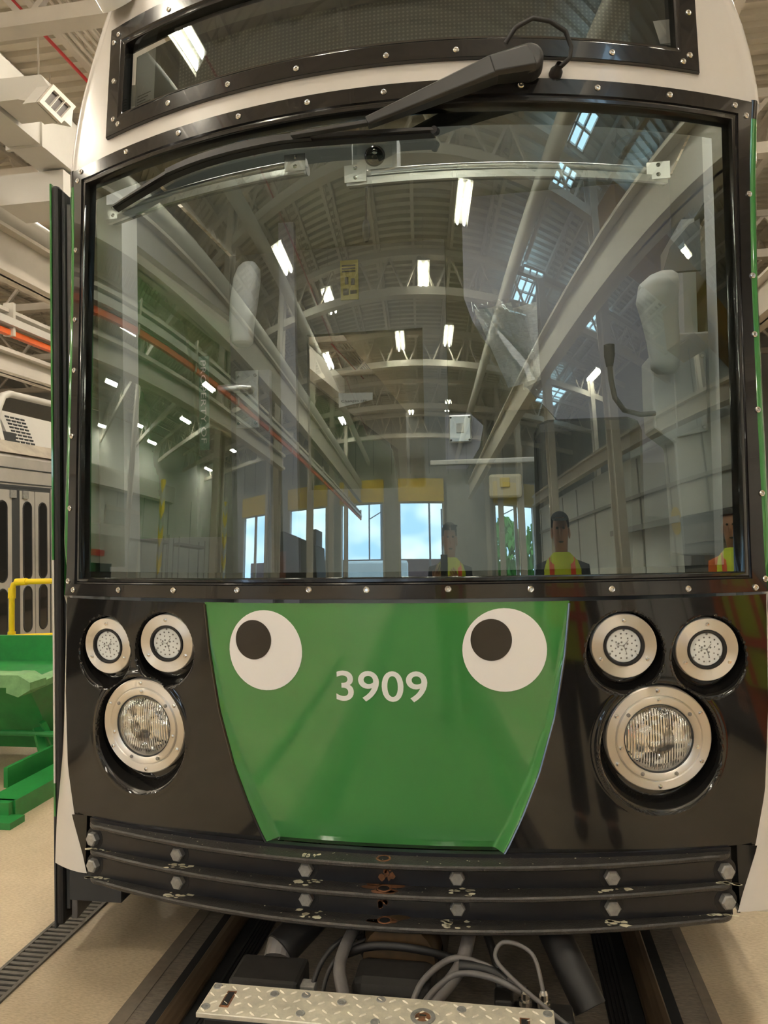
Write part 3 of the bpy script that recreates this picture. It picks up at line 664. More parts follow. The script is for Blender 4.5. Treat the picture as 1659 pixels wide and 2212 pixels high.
# windshield frame: outer and inner loops on the front surface
def loop(out):
    L = []
    XF = [(1.30, 1.129), (1.40, 1.122), (1.86, 1.124), (2.28, 1.132), (2.54, 1.146), (2.72, 1.159), (2.862, 1.177)]
    if out:
        z0, z1, N = 1.312, 2.862, 40; zz = [lerp(z0, z1, k / N) for k in range(N)]
        return [(lerp(-1.129, 1.129, k / N), z0 + .006 * (1 - (2 * k / N - 1) ** 2)) for k in range(N)] + [(interp(XF, z), z) for z in zz] + [(lerp(1.177, -1.177, k / N), z1 - .004) for k in range(N)] + [(-interp(XF, z + .0388), z + .0388) for z in zz[::-1]]
    else: z0, z1, a, b = 1.374, 2.784, 1.052, 1.094
    N = 40
    bow = (lambda x: -.012 * (1 - (x / 1.1) ** 2) * 0) 
    L += [(lerp(-a, a, k / N), z0 + .006 * (1 - (2 * k / N - 1) ** 2)) for k in range(N)]
    L += [(lerp(a, b, k / N), lerp(z0, z1, k / N)) for k in range(N)]
    L += [(lerp(b, -b, k / N), z1 - .004) for k in range(N)]
    L += [(lerp(-b, -a, k / N), lerp(z1, z0, k / N)) for k in range(N)]
    return L
def frame_mesh(lo, li, prof, name, surf=S):
    n = len(lo); vs = []; fs = []
    for t, o in prof:
        vs += [surf(lerp(p[0], q[0], t), lerp(p[1], q[1], t), o) for p, q in zip(lo, li)]
    for j in range(len(prof) - 1): fs += [(j * n + k, j * n + (k + 1) % n, (j + 1) * n + (k + 1) % n, (j + 1) * n + k) for k in range(n)]
    m = MB(); m.add(vs, fs); return m.build(name, FRAMEB, tram, smooth=True)
PROF = [(0, .05), (0, -.004), (.025, -.0105), (.66, -.0125), (.70, -.006), (.76, -.0055), (.82, -.0115), (.95, -.0115), (1.0, -.004), (1.01, .05)]
fr = frame_mesh(loop(True), loop(False), PROF, 'windshield_frame')
def screw(par, x, z, o=-.013, r=.0095, surf=S):
    p = Vector(surf(x, z, o)); e = 1e-3
    n_ = (Vector(surf(x + e, z, o)) - p).cross(Vector(surf(x, z + e, o)) - p).normalized()
    if n_.y > 0: n_ = -n_
    m = MB(); m.lathe([(.0045, .0), (.0045, .0025), (r * .75, .0035), (r, .001), (r, -.004)], p, n_, 14); m.lathe([(0, .0002), (.0045, .0002)], p, n_, 6)
    return m.build('screw', SCREW, par, smooth=False)
def ring_dark(par, x, z, o=-.0135, r=.0135, surf=S):
    p = Vector(surf(x, z, o)); m = MB(); m.lathe([(r, 0), (r * .7, .0006)], p, (2 * .205 * x, -1, 0), 14)
    return m
FS = [(-1.083, 1.334), (-.871, 1.339), (-.651, 1.342), (-.426, 1.345), (-.198, 1.347), (-.027, 1.346), (.205, 1.346), (.434, 1.342), (.66, 1.337), (.88, 1.331), (1.087, 1.327), (-1.127, 2.842), (-.891, 2.836), (-.664, 2.834), (-.436, 2.833), (-.202, 2.832), (.037, 2.832), (.444, 2.832), (.672, 2.832), (.896, 2.832), (1.113, 2.832), (-1.143, 2.812), (-1.133, 2.544), (-1.12, 2.283), (-1.113, 2.098), (-1.113, 1.864), (-1.111, 1.612), (-1.11, 1.363), (1.15, 2.804), (1.141, 2.54), (1.135, 2.275), (1.129, 2.089), (1.125, 1.856), (1.123, 1.604), (1.119, 1.351)]
for x, z in FS: screw(fr, x, z)
# glass and its black printed border
def glass(u, v):
    z = lerp(1.365, 2.79, v); X = lerp(1.06, 1.105, v); x = lerp(-X, X, u); return S(x, z, .014)
MB().grid(glass, 120, 60).build('windshield', WIND, tram, smooth=True)
lo = [(lerp(-1.06, 1.06, k / 30), 1.362) for k in range(30)] + [(lerp(1.06, 1.105, k / 30), lerp(1.362, 2.80, k / 30)) for k in range(30)] + [(lerp(1.105, -1.105, k / 30), 2.80) for k in range(30)] + [(lerp(-1.105, -1.06, k / 30), lerp(2.80, 1.362, k / 30)) for k in range(30)]
li = [(lerp(-1.03, 1.0, k / 30), 1.395) for k in range(30)] + [(lerp(1.0, 1.035, k / 30), lerp(1.395, 2.725, k / 30)) for k in range(30)] + [(lerp(1.035, -1.06, k / 30), 2.725) for k in range(30)] + [(lerp(-1.06, -1.03, k / 30), lerp(2.725, 1.395, k / 30)) for k in range(30)]
m = MB(); n = len(lo); m.add([S(*p, .019) for p in lo] + [S(*p, .019) for p in li], [(k, (k + 1) % n, n + (k + 1) % n, n + k) for k in range(n)]); m.build('glass_border', BLACK, tram, smooth=True)
# white head above the windshield, with a window for the destination sign
def wx(z): return interp([(2.86, 1.180), (2.94, 1.176), (3.05, 1.16), (3.14, 1.14), (3.21, 1.115), (3.28, 1.09), (3.4, 1.04), (3.5, .99), (3.6, .92)], z)
def head_side(sg):
    def fn(u, v):
        z = lerp(2.866, 3.60, v); x = lerp(1.0, wx(z), u); return (sg * x, F(x, z) + .004 + .012 * max(0, u - .8), z)
    def rnd(u, v):
        z = lerp(2.866, 3.60, v); X = wx(z); a = u * math.pi / 2; r = .045
        return (sg * (X + r * math.sin(a) * .8), F(X, z) + .004 + r * (1 - math.cos(a)) + .0024, z)
    def back(u, v):
        z = lerp(2.866, 3.60, v); X = wx(z); return (sg * (X + .036 + .085 * u), F(X, z) + .052 + .75 * u, z)
    m = MB(); m.grid(fn, 10, 24); m.grid(rnd, 8, 24); m.grid(back, 4, 24); return m
m = head_side(-1); m2 = head_side(1); m.add(m2.v, m2.f)
m.grid(lambda u, v: S(lerp(-1.0, 1.0, u), lerp(2.866, 2.955, v), .004), 40, 2)
m.grid(lambda u, v: S(lerp(-1.0, 1.0, u), lerp(3.33, 3.60, v), .004), 40, 4)
m.build('white_head', WHITE, tram, smooth=True, weld=True)
m = MB(); m.lathe([(.075, 0), (.075, .05), (.06, .075), (.0, .085)], S(-.96, 3.44, -.01), (-.2, -.8, .6), 24); m.build('marker_lamp', LENSW, tram, smooth=True)
# destination sign
def rl(x0, z0, z1, N=30): return [(lerp(-x0, x0, k / N), z0) for k in range(N)] + [(x0, lerp(z0, z1, k / N)) for k in range(N)] + [(lerp(x0, -x0, k / N), z1) for k in range(N)] + [(-x0, lerp(z1, z0, k / N)) for k in range(N)]
sf = frame_mesh(rl(1.0, 2.925, 3.345), rl(.925, 3.0, 3.262), [(0, .01), (0, -.008), (.03, -.0125), (.74, -.013), (.80, -.008), (.97, -.004), (1, .004), (1.01, .05)], 'sign_frame')
for x, z in [(-.957, 3.308), (-.979, 3.285), (-.97, 3.131), (-.963, 2.982), (-.938, 2.955), (-.711, 2.954), (-.477, 2.952), (-.239, 2.95), (.045, 2.948), (.255, 2.949), (.721, 2.951), (.946, 2.95), (.969, 2.975), (.973, 3.122), (-.723, 3.304)]: screw(sf, x, z, -.014)
sg_ = MB().grid(lambda u, v: S(lerp(-.93, .93, u), lerp(2.995, 3.267, v), .02), 60, 8).build('sign_glass', SIGNG, tram, smooth=True)
MB().grid(lambda u, v: S(lerp(-.72, .80, u), lerp(2.985, 3.2, v), .075), 60, 2).build('dot_board', LEDB, tram, smooth=True)
MB().grid(lambda u, v: S(lerp(-.98, .98, u), lerp(2.95, 3.34, v), .15), 40, 2).build('sign_box', CABD, tram, smooth=True)
MB().grid(lambda u, v: S(lerp(-.91, -.82, u), lerp(3.0, 3.25, v), .06), 6, 2).build('sign_label', CABG, tram)
m = MB()
for k in range(6): m.grid(lambda u, v, k=k: S(lerp(-.90, -.90 + .04 + .012 * (k % 3), u), lerp(3.03 + .011 * k, 3.034 + .011 * k, v), .0595), 3, 1)
m.build('label_text', CABD, tram)
MB().grid(lambda u, v: S(lerp(-.72, .80, u), lerp(3.2, 3.262, v), .03), 40, 2).build('sign_blind', HOSE, tram, smooth=True)
# side of the body: green band, black corner, white below
def hw(y): t = sm(0, 1.3, y - 2.5); return 1.188 + .10 * t
def side_panel(name, m_, z0, z1, sg):
    def fn(u, v):
        z = lerp(z0, z1, v); x0 = interp([(1.30, 1.127), (1.40, 1.120), (1.86, 1.122), (2.28, 1.130), (2.54, 1.144), (2.72, 1.157), (2.862, 1.175)], z) if z > 1.312 else 1.122
        if u < .35:
            a = u / .35 * math.pi / 2; r = .026 if z > 1.31 else .012; return (sg * (x0 + r * math.sin(a)), F(x0, max(z, 1.312)) + (-.007 if z > 1.312 else .03) + r * (1 - math.cos(a)), z)
        t = (u - .35) / .65; y0 = F(x0, max(z, 1.312)) + (.019 if z > 1.31 else .042); return (sg * (x0 + (.026 if z > 1.31 else .012) + .125 * sm(0, .6, t)), y0 + 9.5 * t ** 2.2, z)
    return MB().grid(fn, 30, 8).build(name, m_, tram, smooth=True)
for sg in (-1, 1):
    side_panel('side_band', GREEN, 1.312, 2.80, sg); side_panel('corner_cap', FRAMEB, 2.80, 2.866, sg); side_panel('side_skirt', WHITE, .55, 1.312, sg)
MB().box(-1.15, 1.15, 3.0, 12.2, 3.45, 3.6).build('roof', WHITE, tram)
MB().box(-1.15, 1.15, 2.6, 12.2, .45, .55).build('underframe', CABD, tram)
MB().box(-1.2, 1.2, 12.2, 12.3, .5, 3.5).build('rear_wall', CABG, tram)
m = MB(); m.box(-1.2, -.6, 2.7, 6, .30, .5); m.box(.6, 1.2, 2.7, 6, .3, .5); m.box(-1.22, -1.02, 2.5, 2.9, .2, .45); m.build('underbody_box', CABD, tram)
for x in (-.69, .79):
    for y in (4.2, 6.0): MB().lathe([(0, 0), (.33, 0), (.33, .1), (.36, .1), (.36, .13), (0, .13)], (x - .06, y, .41), (1, 0, 0), 28).build('wheel', RAILM, tram)
MB().box(1.03, 1.16, 2.3, 2.34, .40, .44).build('bracket', ALU, tram)
# open door leaf on the left
dl = thing('x', (0, 0, 0), None, None); bpy.data.objects.remove(dl)
ang = R(7); dx, dy = -math.sin(ang), math.cos(ang)
def leaf(o0, o1, y0, y1, z0, z1, name, mt, par, bevel=0):   # o: offset across the leaf from its outer face
    P = lambda o, y, z: (-1.272 + dx * y + dy * o, 2.485 + dy * y - dx * o * 0 + .10 * o, z)
    m = MB(); m.add([P(o, y, z) for o in (o0, o1) for y in (y0, y1) for z in (z0, z1)], [(0, 1, 3, 2), (4, 6, 7, 5), (0, 4, 5, 1), (2, 3, 7, 6), (0, 2, 6, 4), (1, 5, 7, 3)])
    return m.build(name, mt, par, bevel=bevel)
d0 = leaf(.006, .035, 0, .75, .11, 2.82, 'open_door', RUBBER, tram, .012)
leaf(0, .0065, .002, .75, 1.43, 2.825, 'door_skin_green', GREEN, d0); leaf(0, .0065, .002, .75, .62, 1.43, 'door_skin_white', WHITE, d0); leaf(0, .0065, .002, .75, .50, .62, 'door_skin_band', GREEN, d0); leaf(0, .0065, .002, .75, .1, .50, 'door_skin_black', CABD, d0)
leaf(.035, .05, .02, .75, .16, 2.80, 'door_seal', CABD, d0, .004); leaf(.05, .072, .03, .75, .12, 2.76, 'door_inner_frame', HOSE, d0, .004)
leaf(.052, .08, .06, .10, .3, 2.72, 'door_grip', RUBBER, d0)
MB().tube([(-1.222, 2.55, 2.70), (-1.20, 2.52, 2.78), (-1.185, 2.53, 2.74)], .009, 8).build('door_stay', ALU, d0, smooth=True)
# bumper: curved web, three flanges, hex bolts
def FBw(x): return 2.089 + .147 * x * x
def FBf(x): return 2.018 + .19 * x * x
bw = MB().grid(lambda u, v: (lerp(-.965, .965, u), FBw(lerp(-.965, .965, u)), lerp(.425, .612, v)), 60, 2).build('bumper', BUMPWEB, tram, smooth=True, solid=.02)
def flange(zc):
    N = 60; XE = .968; top = []
    fx = []
    rc = .055
    pts = []
    for k in range(N + 1):
        x = lerp(-XE + rc, XE - rc, k / N); pts.append((x, FBf(x)))
    def corner(sg):
        c = (sg * (XE - rc), FBf(XE - rc) + rc); return [(c[0] + sg * rc * math.sin(a), c[1] - rc * math.cos(a)) for a in [math.pi / 2 * k / 8 for k in range(1, 9)]]
    front = corner(-1)[::-1] + pts + corner(1)
    back = [(p[0], max(FBw(p[0]) + .004, p[1] + .01)) for p in front]
    n = len(front); h = .0075; m = MB()
    lay = [(back, h), (front, h), (front, -h), (back, -h)]
    # small rounding on the front edge
    f2 = [(p[0], p[1] + .004) for p in front]
    lay = [(back, h), (f2, h), (front, h * .45), (front, -h * .45), (f2, -h), (back, -h)]
    vs = []
    for L_, dz in lay: vs += [(p[0], p[1], zc + dz) for p in L_]
    fs = [(j * n + k, j * n + k + 1, (j + 1) * n + k + 1, (j + 1) * n + k) for j in range(len(lay) - 1) for k in range(n - 1)]
    m.add(vs, fs); o = m.build('flange', BUMP, bw, smooth=True); return o
for zc in (.595, .5125, .4255): flange(zc)
for x in (-.948, -.628, -.2165, .2125, .632, .948):
    for z in (.551, .468):
        y = FBw(x); nrm = (2 * .147 * x, -1, 0)
        m = MB(); m.lathe([(0, .022), (.0175, .022), (.0215, .018), (.0215, 0)], (x, y - .008, z), nrm, 6); m.build('hex_bolt', BOLT, bw)
        m = MB(); m.lathe([(.0215, .003), (.033, .003), (.034, 0)], (x, y - .008, z), nrm, 24); m.build('washer', RUBBER, bw)
random.seed(3)
m = MB()
for x in (-.935, -.628, -.2165, .2125, .632, .935):
    for zc in (.5125, .4255):
        for k in range(9):
            px, py = x + random.uniform(-.035, .045), lerp(FBw(x) - .014, FBf(x) + .006, random.uniform(0, .9)); r = random.uniform(.003, .011)
            poly = [(px + r * 1.6 * random.uniform(.5, 1.1) * math.cos(a), py + r * random.uniform(.5, 1.1) * math.sin(a), zc + .0082) for a in [2 * math.pi * i / 8 for i in range(8)]]
            m.add(poly, [tuple(range(8))])
for k in range(90):
    x = random.uniform(-.9, .9); zc = random.choice((.595, .595, .5125, .4255)); r = random.uniform(.0008, .0028); py = lerp(FBw(x) - .01, FBf(x) + .01, random.random())
    m.add([(x + r * math.cos(a), py + r * math.sin(a), zc + .0083) for a in [2 * math.pi * i / 6 for i in range(6)]], [tuple(range(6))])
for k in range(7):
    x = -.2 + random.uniform(-.03, .03); m.add([(x + .006 * math.cos(a), 2.05 + random.uniform(-.01, .01) + .006 * math.sin(a), .6033) for a in [2 * math.pi * i / 6 for i in range(6)]], [tuple(range(6))])
m.build('chipped_paint', CHIP, bw)['kind'] = 'stuff'
for zc in (.595, .5125, .4255):
    m = MB(); m.lathe([(.021, 0), (.019, .0015), (.015, .001), (.0145, -.006)], (.012, 2.055, zc + .0078), (0, 0, 1), 20); m.build('pin_hole', RUST, bw)
    m = MB(); m.lathe([(0, 0), (.0148, 0)], (.012, 2.055, zc + .0080), (0, 0, 1), 20); m.build('pin_hole_dark', DARK, bw)
m = MB()
for z, k in ((.555, 0), (.472, 1)):
    for i in range(7):
        cx, cz, r = .012 + random.uniform(-.02, .02), z + random.uniform(-.018, .018), random.uniform(.006, .013)
        m.add([(cx + r * random.uniform(.5, 1) * math.cos(a), 2.0775, cz + r * 1.3 * random.uniform(.5, 1) * math.sin(a)) for a in [2 * math.pi * j / 8 for j in range(8)]], [tuple(range(8))])
for zc in (.5125, .4255):
    for i in range(5):
        px, py, r = .012 + random.uniform(-.05, .05), random.uniform(2.035, 2.08), random.uniform(.012, .024)
        m.add([(px + r * 1.6 * math.cos(a), py + r * .6 * math.sin(a), zc + .0079) for a in [2 * math.pi * j / 10 for j in range(10)]], [tuple(range(10))])
m.build('rust_stain', RUST, bw)
# head and marker lamps
def lampset(sg, k, lx, lz, rp, rb, ly, yw):
    c = Vector((sg * lx, ly, lz)); a = R(yw); ax = Vector((sg * math.sin(a), -math.cos(a), -.06)).normalized()
    up = Vector((0, 0, 1)); ex = up.cross(ax).normalized(); ez = ax.cross(ex)
    at = lambda r, t, h: c + ax * h + (ex * math.cos(t) + ez * math.sin(t)) * r
    if k == 's':
        b = MB().lathe([(rb, -.02), (rb, .004), (rb - .002, .006), (.0585, .006), (.057, .004), (.057, -.02)], c, ax, 64).build('marker_light', STEEL, tram, smooth=True)
        MB().lathe([(.0575, .003), (.0565, .010), (.051, .010), (.0485, -.004)], c, ax, 48).build('rubber_ring', RUBBER, b, smooth=True)
        MB().lathe([(.050, -.003), (.047, .001), (0, .003)], c, ax, 40).build('lens', LENSW, b, smooth=True)
        m = MB()
        for i in range(14): m.lathe([(.0026, 0), (0, .0012)], at(.036, 2 * math.pi * i / 14, .0035), ax, 8)
        for i in range(8): m.lathe([(.0022, 0), (0, .0012)], at(.024, 2 * math.pi * i / 8 + .3, .0035), ax, 8)
        for r_, t_ in ((.012, .5), (.012, 2.1), (.016, 2.7), (.016, 3.3), (.012, 4.2), (.0, 0), (.01, 5.4)): m.lathe([(.003, 0), (0, .0012)], at(r_, t_, .0036), ax, 8)
        for i in range(3): m.bar(at(.0, 0, .004), at(.021, .9 + i * 2.09, .004), .0012, .0012)
        m.build('led_dots', LEDDOT, b)
        for i in range(3): MB().lathe([(.0058, 0), (.0055, .003), (.0, .0045)], at(.0745, math.pi / 2 + i * 2.094, .006), ax, 14).build('bezel_screw', SCREW, b, smooth=True)
        for i in range(3): MB().lathe([(.0035, 0), (.0, .002)], at(.0455, math.pi / 2 + i * 2.094, .003), ax, 10).build('lens_screw', BOLT, b)
    else:
        b = MB().lathe([(rb, -.03), (rb, .003), (rb - .003, .006), (.126, .006), (.123, .003), (.123, -.02)], c, ax, 72).build('headlight', STEEL, tram, smooth=True)
        MB().lathe([(.1225, -.01), (.1225, .004), (.1195, .008), (.103, .009), (.099, .006), (.097, -.01)], c, ax, 72).build('inner_bezel', STEEL, b, smooth=True)
        MB().lathe([(.0985, -.008), (.09, .004), (.07, .014), (.04, .02), (0, .022)], c, ax, 64).build('lens', LENS, b, smooth=True, local=False)
        MB().lathe([(.0995, .007), (.0975, .008), (.0955, .003)], c, ax, 64).build('lens_gasket', CABD, b)
        for i in range(6): MB().lathe([(.0062, 0), (.006, .003), (.0, .005)], at(.138, math.pi / 2 + .02 + i * 1.047, .006), ax, 14).build('bezel_screw', SCREW, b, smooth=True)
        for i in range(7):
            t_ = math.pi / 2 + i * .898; MB().lathe([(.0058, 0), (.0055, .0025), (.0, .004)], at(.1115, t_, .009), ax, 14).build('inner_screw', SCREW if i in (0, 2, 5) else LEDDOT, b, smooth=True)
    MB().lathe([(rp + .004, -.055), (0, -.055)], c, ax, 40).build('lamp_backing', DARK, b)
for sg in (-1, 1):
    for L_ in LAMPS: lampset(sg, *L_)
# wiper
wp = MB()
p1, p2, p3 = Vector(S(.466, 2.876, -.062)), Vector(S(.365, 2.846, -.072)), Vector(S(-.003, 2.703, -.072))
rm = MB()
def taper(a, b, w0, h0, w1, h1, m_):
    d = (b - a).normalized(); y = Vector((0, 1, 0)); z = d.cross(y).normalized(); y = z.cross(d)
    n = []
    for p, w_, h_ in ((a, w0, h0), (b, w1, h1)):
        for sx, sy in ((-1, -.6), (-.75, -1), (.75, -1), (1, -.6), (1, 1), (-1, 1)): n.append(p + z * sx * w_ / 2 + y * sy * h_ / 2)
    m_.add(n, [(0, 1, 2, 3, 4, 5)[::-1], (6, 7, 8, 9, 10, 11)] + [(i, (i + 1) % 6, 6 + (i + 1) % 6, 6 + i) for i in range(6)])
taper(p2, p3, .068, .05, .028, .03, wp); wpo = wp.build('wiper', PLASTIC, tram, bevel=.003)
hd = MB(); taper(p1 + (p1 - p2).normalized() * .005, p2 + (p2 - p1).normalized() * .012, .085, .062, .064, .052, hd); hd.lathe([(0, -.028), (.034, -.028), (.0425, -.018), (.0425, .03), (.042, .04)], p1, (0, 1, .1), 28); hd.build('arm_head', PLASTIC, wpo, bevel=.003)
MB().tube([S(.468, 2.878, -.03), S(.468, 2.878, .01)], .026, 20).build('pivot', PLASTIC, wpo, smooth=True)
m = MB(); m.bar(S(.0, 2.704, -.07), S(-.24, 2.706, -.055), .02, .012); m.build('arm_tip', PLASTIC, wpo, bevel=.002)
m = MB(); pts = []
for k in range(25):
    t = k / 24; x = lerp(-.93, .19, t); zc = interp([(-.935, 2.638), (-.80, 2.668), (-.69, 2.695), (-.58, 2.708), (-.445, 2.714), (-.29, 2.714), (-.14, 2.702), (0, 2.693), (.2, 2.688)], x); pts.append((x, zc))
def ribbon(name, dz0, dz1, o0, o1, mt, x0=-2, x1=2):
    m = MB(); vs = []; q = [p for p in pts if x0 <= p[0] <= x1]
    for x, z in q:
        w_ = interp([(-.94, .35), (-.6, .9), (-.4, 1), (0, .8), (.2, .5)], x)
        vs += [S(x, z + dz0 * w_, o0), S(x, z + dz1 * w_, o0), S(x, z + dz1 * w_, o1), S(x, z + dz0 * w_, o1)]
    fs = [(4 * i + j, 4 * i + (j + 1) % 4, 4 * i + 4 + (j + 1) % 4, 4 * i + 4 + j) for i in range(len(q) - 1) for j in range(4)] + [(0, 1, 2, 3), tuple(range(len(vs) - 4, len(vs)))]
    m.add(vs, fs); return m.build(name, mt, wpo, smooth=True)
ribbon('blade_bow', -.006, .010, -.036, -.016, PLASTIC); ribbon('blade_rubber', -.012, -.006, -.024, .006, RUBBER); ribbon('blade_cover', -.010, .013, -.042, -.020, PLASTIC, -.72, -.18)
MB().tube([S(.187, 2.686, -.036), S(.194, 2.69, -.015)], .011, 10).build('end_cap', RUBBER, wpo)
MB().tube([S(.40, 2.925, -.07), S(.43, 2.965, -.085), S(.48, 2.992, -.09), S(.53, 2.988, -.085), S(.575, 2.965, -.075), S(.592, 2.925, -.06), S(.588, 2.898, -.05), S(.57, 2.885, -.04), S(.551, 2.878, -.02), S(.547, 2.876, .005)], .0068, 10).build('washer_hose', RUBBER, wpo, smooth=True)
MB().lathe([(.02, 0), (.019, .014), (.011, .026), (.009, .04)], S(.547, 2.876, .002), (.25, -.9, .25), 20).build('hose_grommet', RUBBER, wpo, smooth=True)
MB().tube([S(.36, 2.83, -.05), S(.25, 2.785, -.048), S(.13, 2.74, -.05), S(.03, 2.712, -.055), S(-.1, 2.706, -.05), S(-.2, 2.706, -.045)], .006, 8).build('arm_hose', RUBBER, wpo, smooth=True)

# ------------------------------------------------------------------ inside the cab
def pbox(name, m_, x0, x1, y0, y1, z0, z1, par=None, bevel=0.): return MB().box(x0, x1, y0, y1, z0, z1).build(name, m_, par or tram, bevel=bevel)
pbox('cab_floor', CABD, -1.15, 1.15, 2.6, 5.2, .55, .95)
pbox('cab_ceiling', CABW, -1.15, 1.15, 2.55, 5.2, 3.12, 3.2)
def dash(u, v):
    x = lerp(-1.05, 1.05, u); return (x, F(x, 1.34) + .04 + .55 * v, 1.33 + .02 * v)
MB().grid(dash, 24, 3).build('dashboard', CABD, tram, solid=.02)
# side pillars and window rails
for sg in (-1, 1):
    pbox('cab_pillar', CABW, min(sg * 1.12, sg * 1.16), max(sg * 1.12, sg * 1.16), 2.62, 2.86, 1.0, 3.1)
pbox('side_window_sill', CABG, -1.19, -1.15, 2.8, 5.2, .9, 1.5); pbox('side_window_sill', CABG, 1.15, 1.19, 2.8, 5.2, .9, 1.5)
pbox('side_header', CABG, -1.19, -1.15, 2.8, 5.2, 2.75, 3.1); pbox('side_header', CABG, 1.15, 1.19, 2.8, 5.2, 2.75, 3.1)
pbox('left_trim_strip', CABW, -1.085, -1.02, 2.55, 2.58, 1.4, 2.72)
# rear partition: left lavender panel, open doorway with a curved edge, grey right panel
pbox('partition', CABG, -1.15, -.70, 4.0, 4.05, .95, 3.1); pbox('partition', CABG, -.05, .08, 4.0, 4.05, .95, 3.1)
pbox('partition', CABG, -.70, -.05, 4.0, 4.05, .95, 1.75); pbox('partition', CABG, -.70, -.05, 4.0, 4.05, 2.62, 3.1)
cv = [(.20, 2.62), (.24, 2.5), (.30, 2.40), (.42, 2.25), (.55, 2.10), (.66, 1.97), (.73, 1.86), (.78, 1.80)]
MB().prism([(x, 3.52, z) for x, z in cv] + [(1.15, 3.52, 1.80), (1.15, 3.52, 3.1), (.20, 3.52, 3.1)], (0, .03, 0)).build('curved_partition', CABL, tram)
MB().prism([(.10, 3.5, 2.06), (.22, 3.5, 2.06), (.28, 3.5, 2.0), (.26, 3.5, 1.90), (.2, 3.5, 1.80), (.10, 3.5, 1.80)], (0, .03, 0)).build('switch_panel', CABL, tram)
pl = pbox('switch_plate', ALU, .12, .225, 3.46, 3.48, 1.92, 2.05, None, .006); pbox('rocker_switch', CABW, .155, .19, 3.45, 3.462, 1.965, 2.01, pl, .002)
for x in (.13, .215):
    for z in (1.932, 2.038): MB().lathe([(.005, 0), (0, .002)], (x, 3.459, z), (0, -1, 0), 10).build('plate_screw', CABD, pl)
pbox('grab_bar', CABW, .03, .72, 3.44, 3.47, 1.815, 1.84, None, .006)
pbox('lower_door_panel', CABG, .1, 1.15, 3.5, 3.53, .95, 1.80)
bxx = pbox('beige_box', mat('cab_beige', (.66, .60, .46), .5), .30, .45, 3.44, 3.5, 1.655, 1.765, None, .012); pbox('yellow_button', mat('amber_button', (.8, .62, .22), .4), .35, .395, 3.432, 3.445, 1.705, 1.748, bxx, .003)  # plain beige box with a yellow button
pbox('seat_back', CABD, .5, .95, 3.2, 3.32, 1.25, 1.98, None, .06); pbox('seat_base', CABD, .45, 1.0, 2.85, 3.3, 1.05, 1.2, None, .05)
# left swing cover, grab handle and plate
def cover(rs, y, ry):
    def fn(u, v):
        t = v * (len(rs) - 1); i = min(len(rs) - 2, int(t)); q = [lerp(p_, q_, t - i) for p_, q_ in zip(rs[i], rs[i + 1])]; c, s_ = math.cos(6.2832 * u), math.sin(6.2832 * u)
        return (q[1] + q[2] * math.copysign(abs(c) ** .7, c), y + ry * (q[2] / .06) * math.copysign(abs(s_) ** .7, s_), q[0])
    return MB().grid(fn, 32, 4 * (len(rs) - 1)).build('mirror_cover', CABW, tram, smooth=True)
cover([(2.40, -.84, .0), (2.405, -.84, .035), (2.42, -.84, .048), (2.50, -.842, .056), (2.62, -.828, .062), (2.72, -.812, .06), (2.77, -.802, .05), (2.795, -.80, .03), (2.80, -.80, 0)], 3.34, .06)
pbox('left_post', CABL, -.98, -.80, 3.62, 3.66, .95, 2.35); pbox('left_post', CABL, -.74, -.66, 3.62, 3.66, .95, 3.1)
hpz = pbox('handle_plate', ALU, -.90, -.785, 3.40, 3.415, 2.02, 2.30, None, .004)
for x in (-.885, -.80):
    for z in (2.045, 2.275): MB().lathe([(.009, 0), (.007, .004), (0, .004)], (x, 3.40, z), (0, -1, 0), 12).build('plate_screw', SCREW, hpz)
MB().tube([(-.825, 3.41, 2.205), (-.825, 3.36, 2.205), (-.85, 3.345, 2.205), (-.96, 3.34, 2.20)], .022, 14).build('grab_handle', ALU, hpz, smooth=True)
# right console, gooseneck microphone, mirror cover
co = MB(); co.prism([(.925, 2.9, 2.02), (.925, 2.9, 2.16), (1.02, 2.9, 2.235), (1.14, 2.9, 2.235), (1.19, 2.9, 2.16), (1.19, 2.9, 1.4), (1.02, 2.9, 1.4), (1.0, 2.9, 1.82), (.93, 2.9, 1.88)], (0, .2, 0)); cob = co.build('right_console', CABW, tram, bevel=.008)
MB().prism([(1.0, 2.888, 2.17), (1.06, 2.888, 2.21), (1.12, 2.888, 2.15), (1.12, 2.888, 1.86), (1.01, 2.888, 1.84)], (0, .012, 0)).build('console_cover', CABW, cob, bevel=.004)
for x, z in ((1.105, 2.14), (1.105, 1.875)): MB().lathe([(.008, 0), (.006, .004), (0, .004)], (x, 2.887, z), (0, -1, 0), 12).build('cover_screw', SCREW, cob)
gp = [(.925, 2.86, 1.93), (.87, 2.84, 1.925), (.81, 2.82, 1.94), (.775, 2.8, 1.985), (.762, 2.79, 2.05), (.757, 2.78, 2.11)]
gm = MB().tube(gp, .0095, 12).build('gooseneck_microphone', HOSE, tram, smooth=True)
MB().lathe([(.012, -.01), (.019, .03), (.019, .07), (0, .075)], (.757, 2.78, 2.105), (0, -.05, 1), 18).build('microphone_head', CABD, gm, smooth=True)
cover([(2.06, .955, 0), (2.065, .955, .03), (2.085, .953, .048), (2.18, .95, .056), (2.26, .94, .062), (2.33, .932, .072), (2.39, .94, .07), (2.42, .955, .05), (2.435, .965, .025), (2.44, .97, 0)], 2.80, .05)
pbox('right_wall_panel', CABW, 1.10, 1.15, 3.12, 4.0, 1.3, 2.75)
MB().prism([(1.0, 3.0, 2.50), (1.03, 3.0, 2.60), (1.1, 3.0, 2.68), (1.14, 3.0, 2.7), (1.14, 3.0, 2.5)], (0, .02, 0)).build('clear_bracket', CABG, tram)
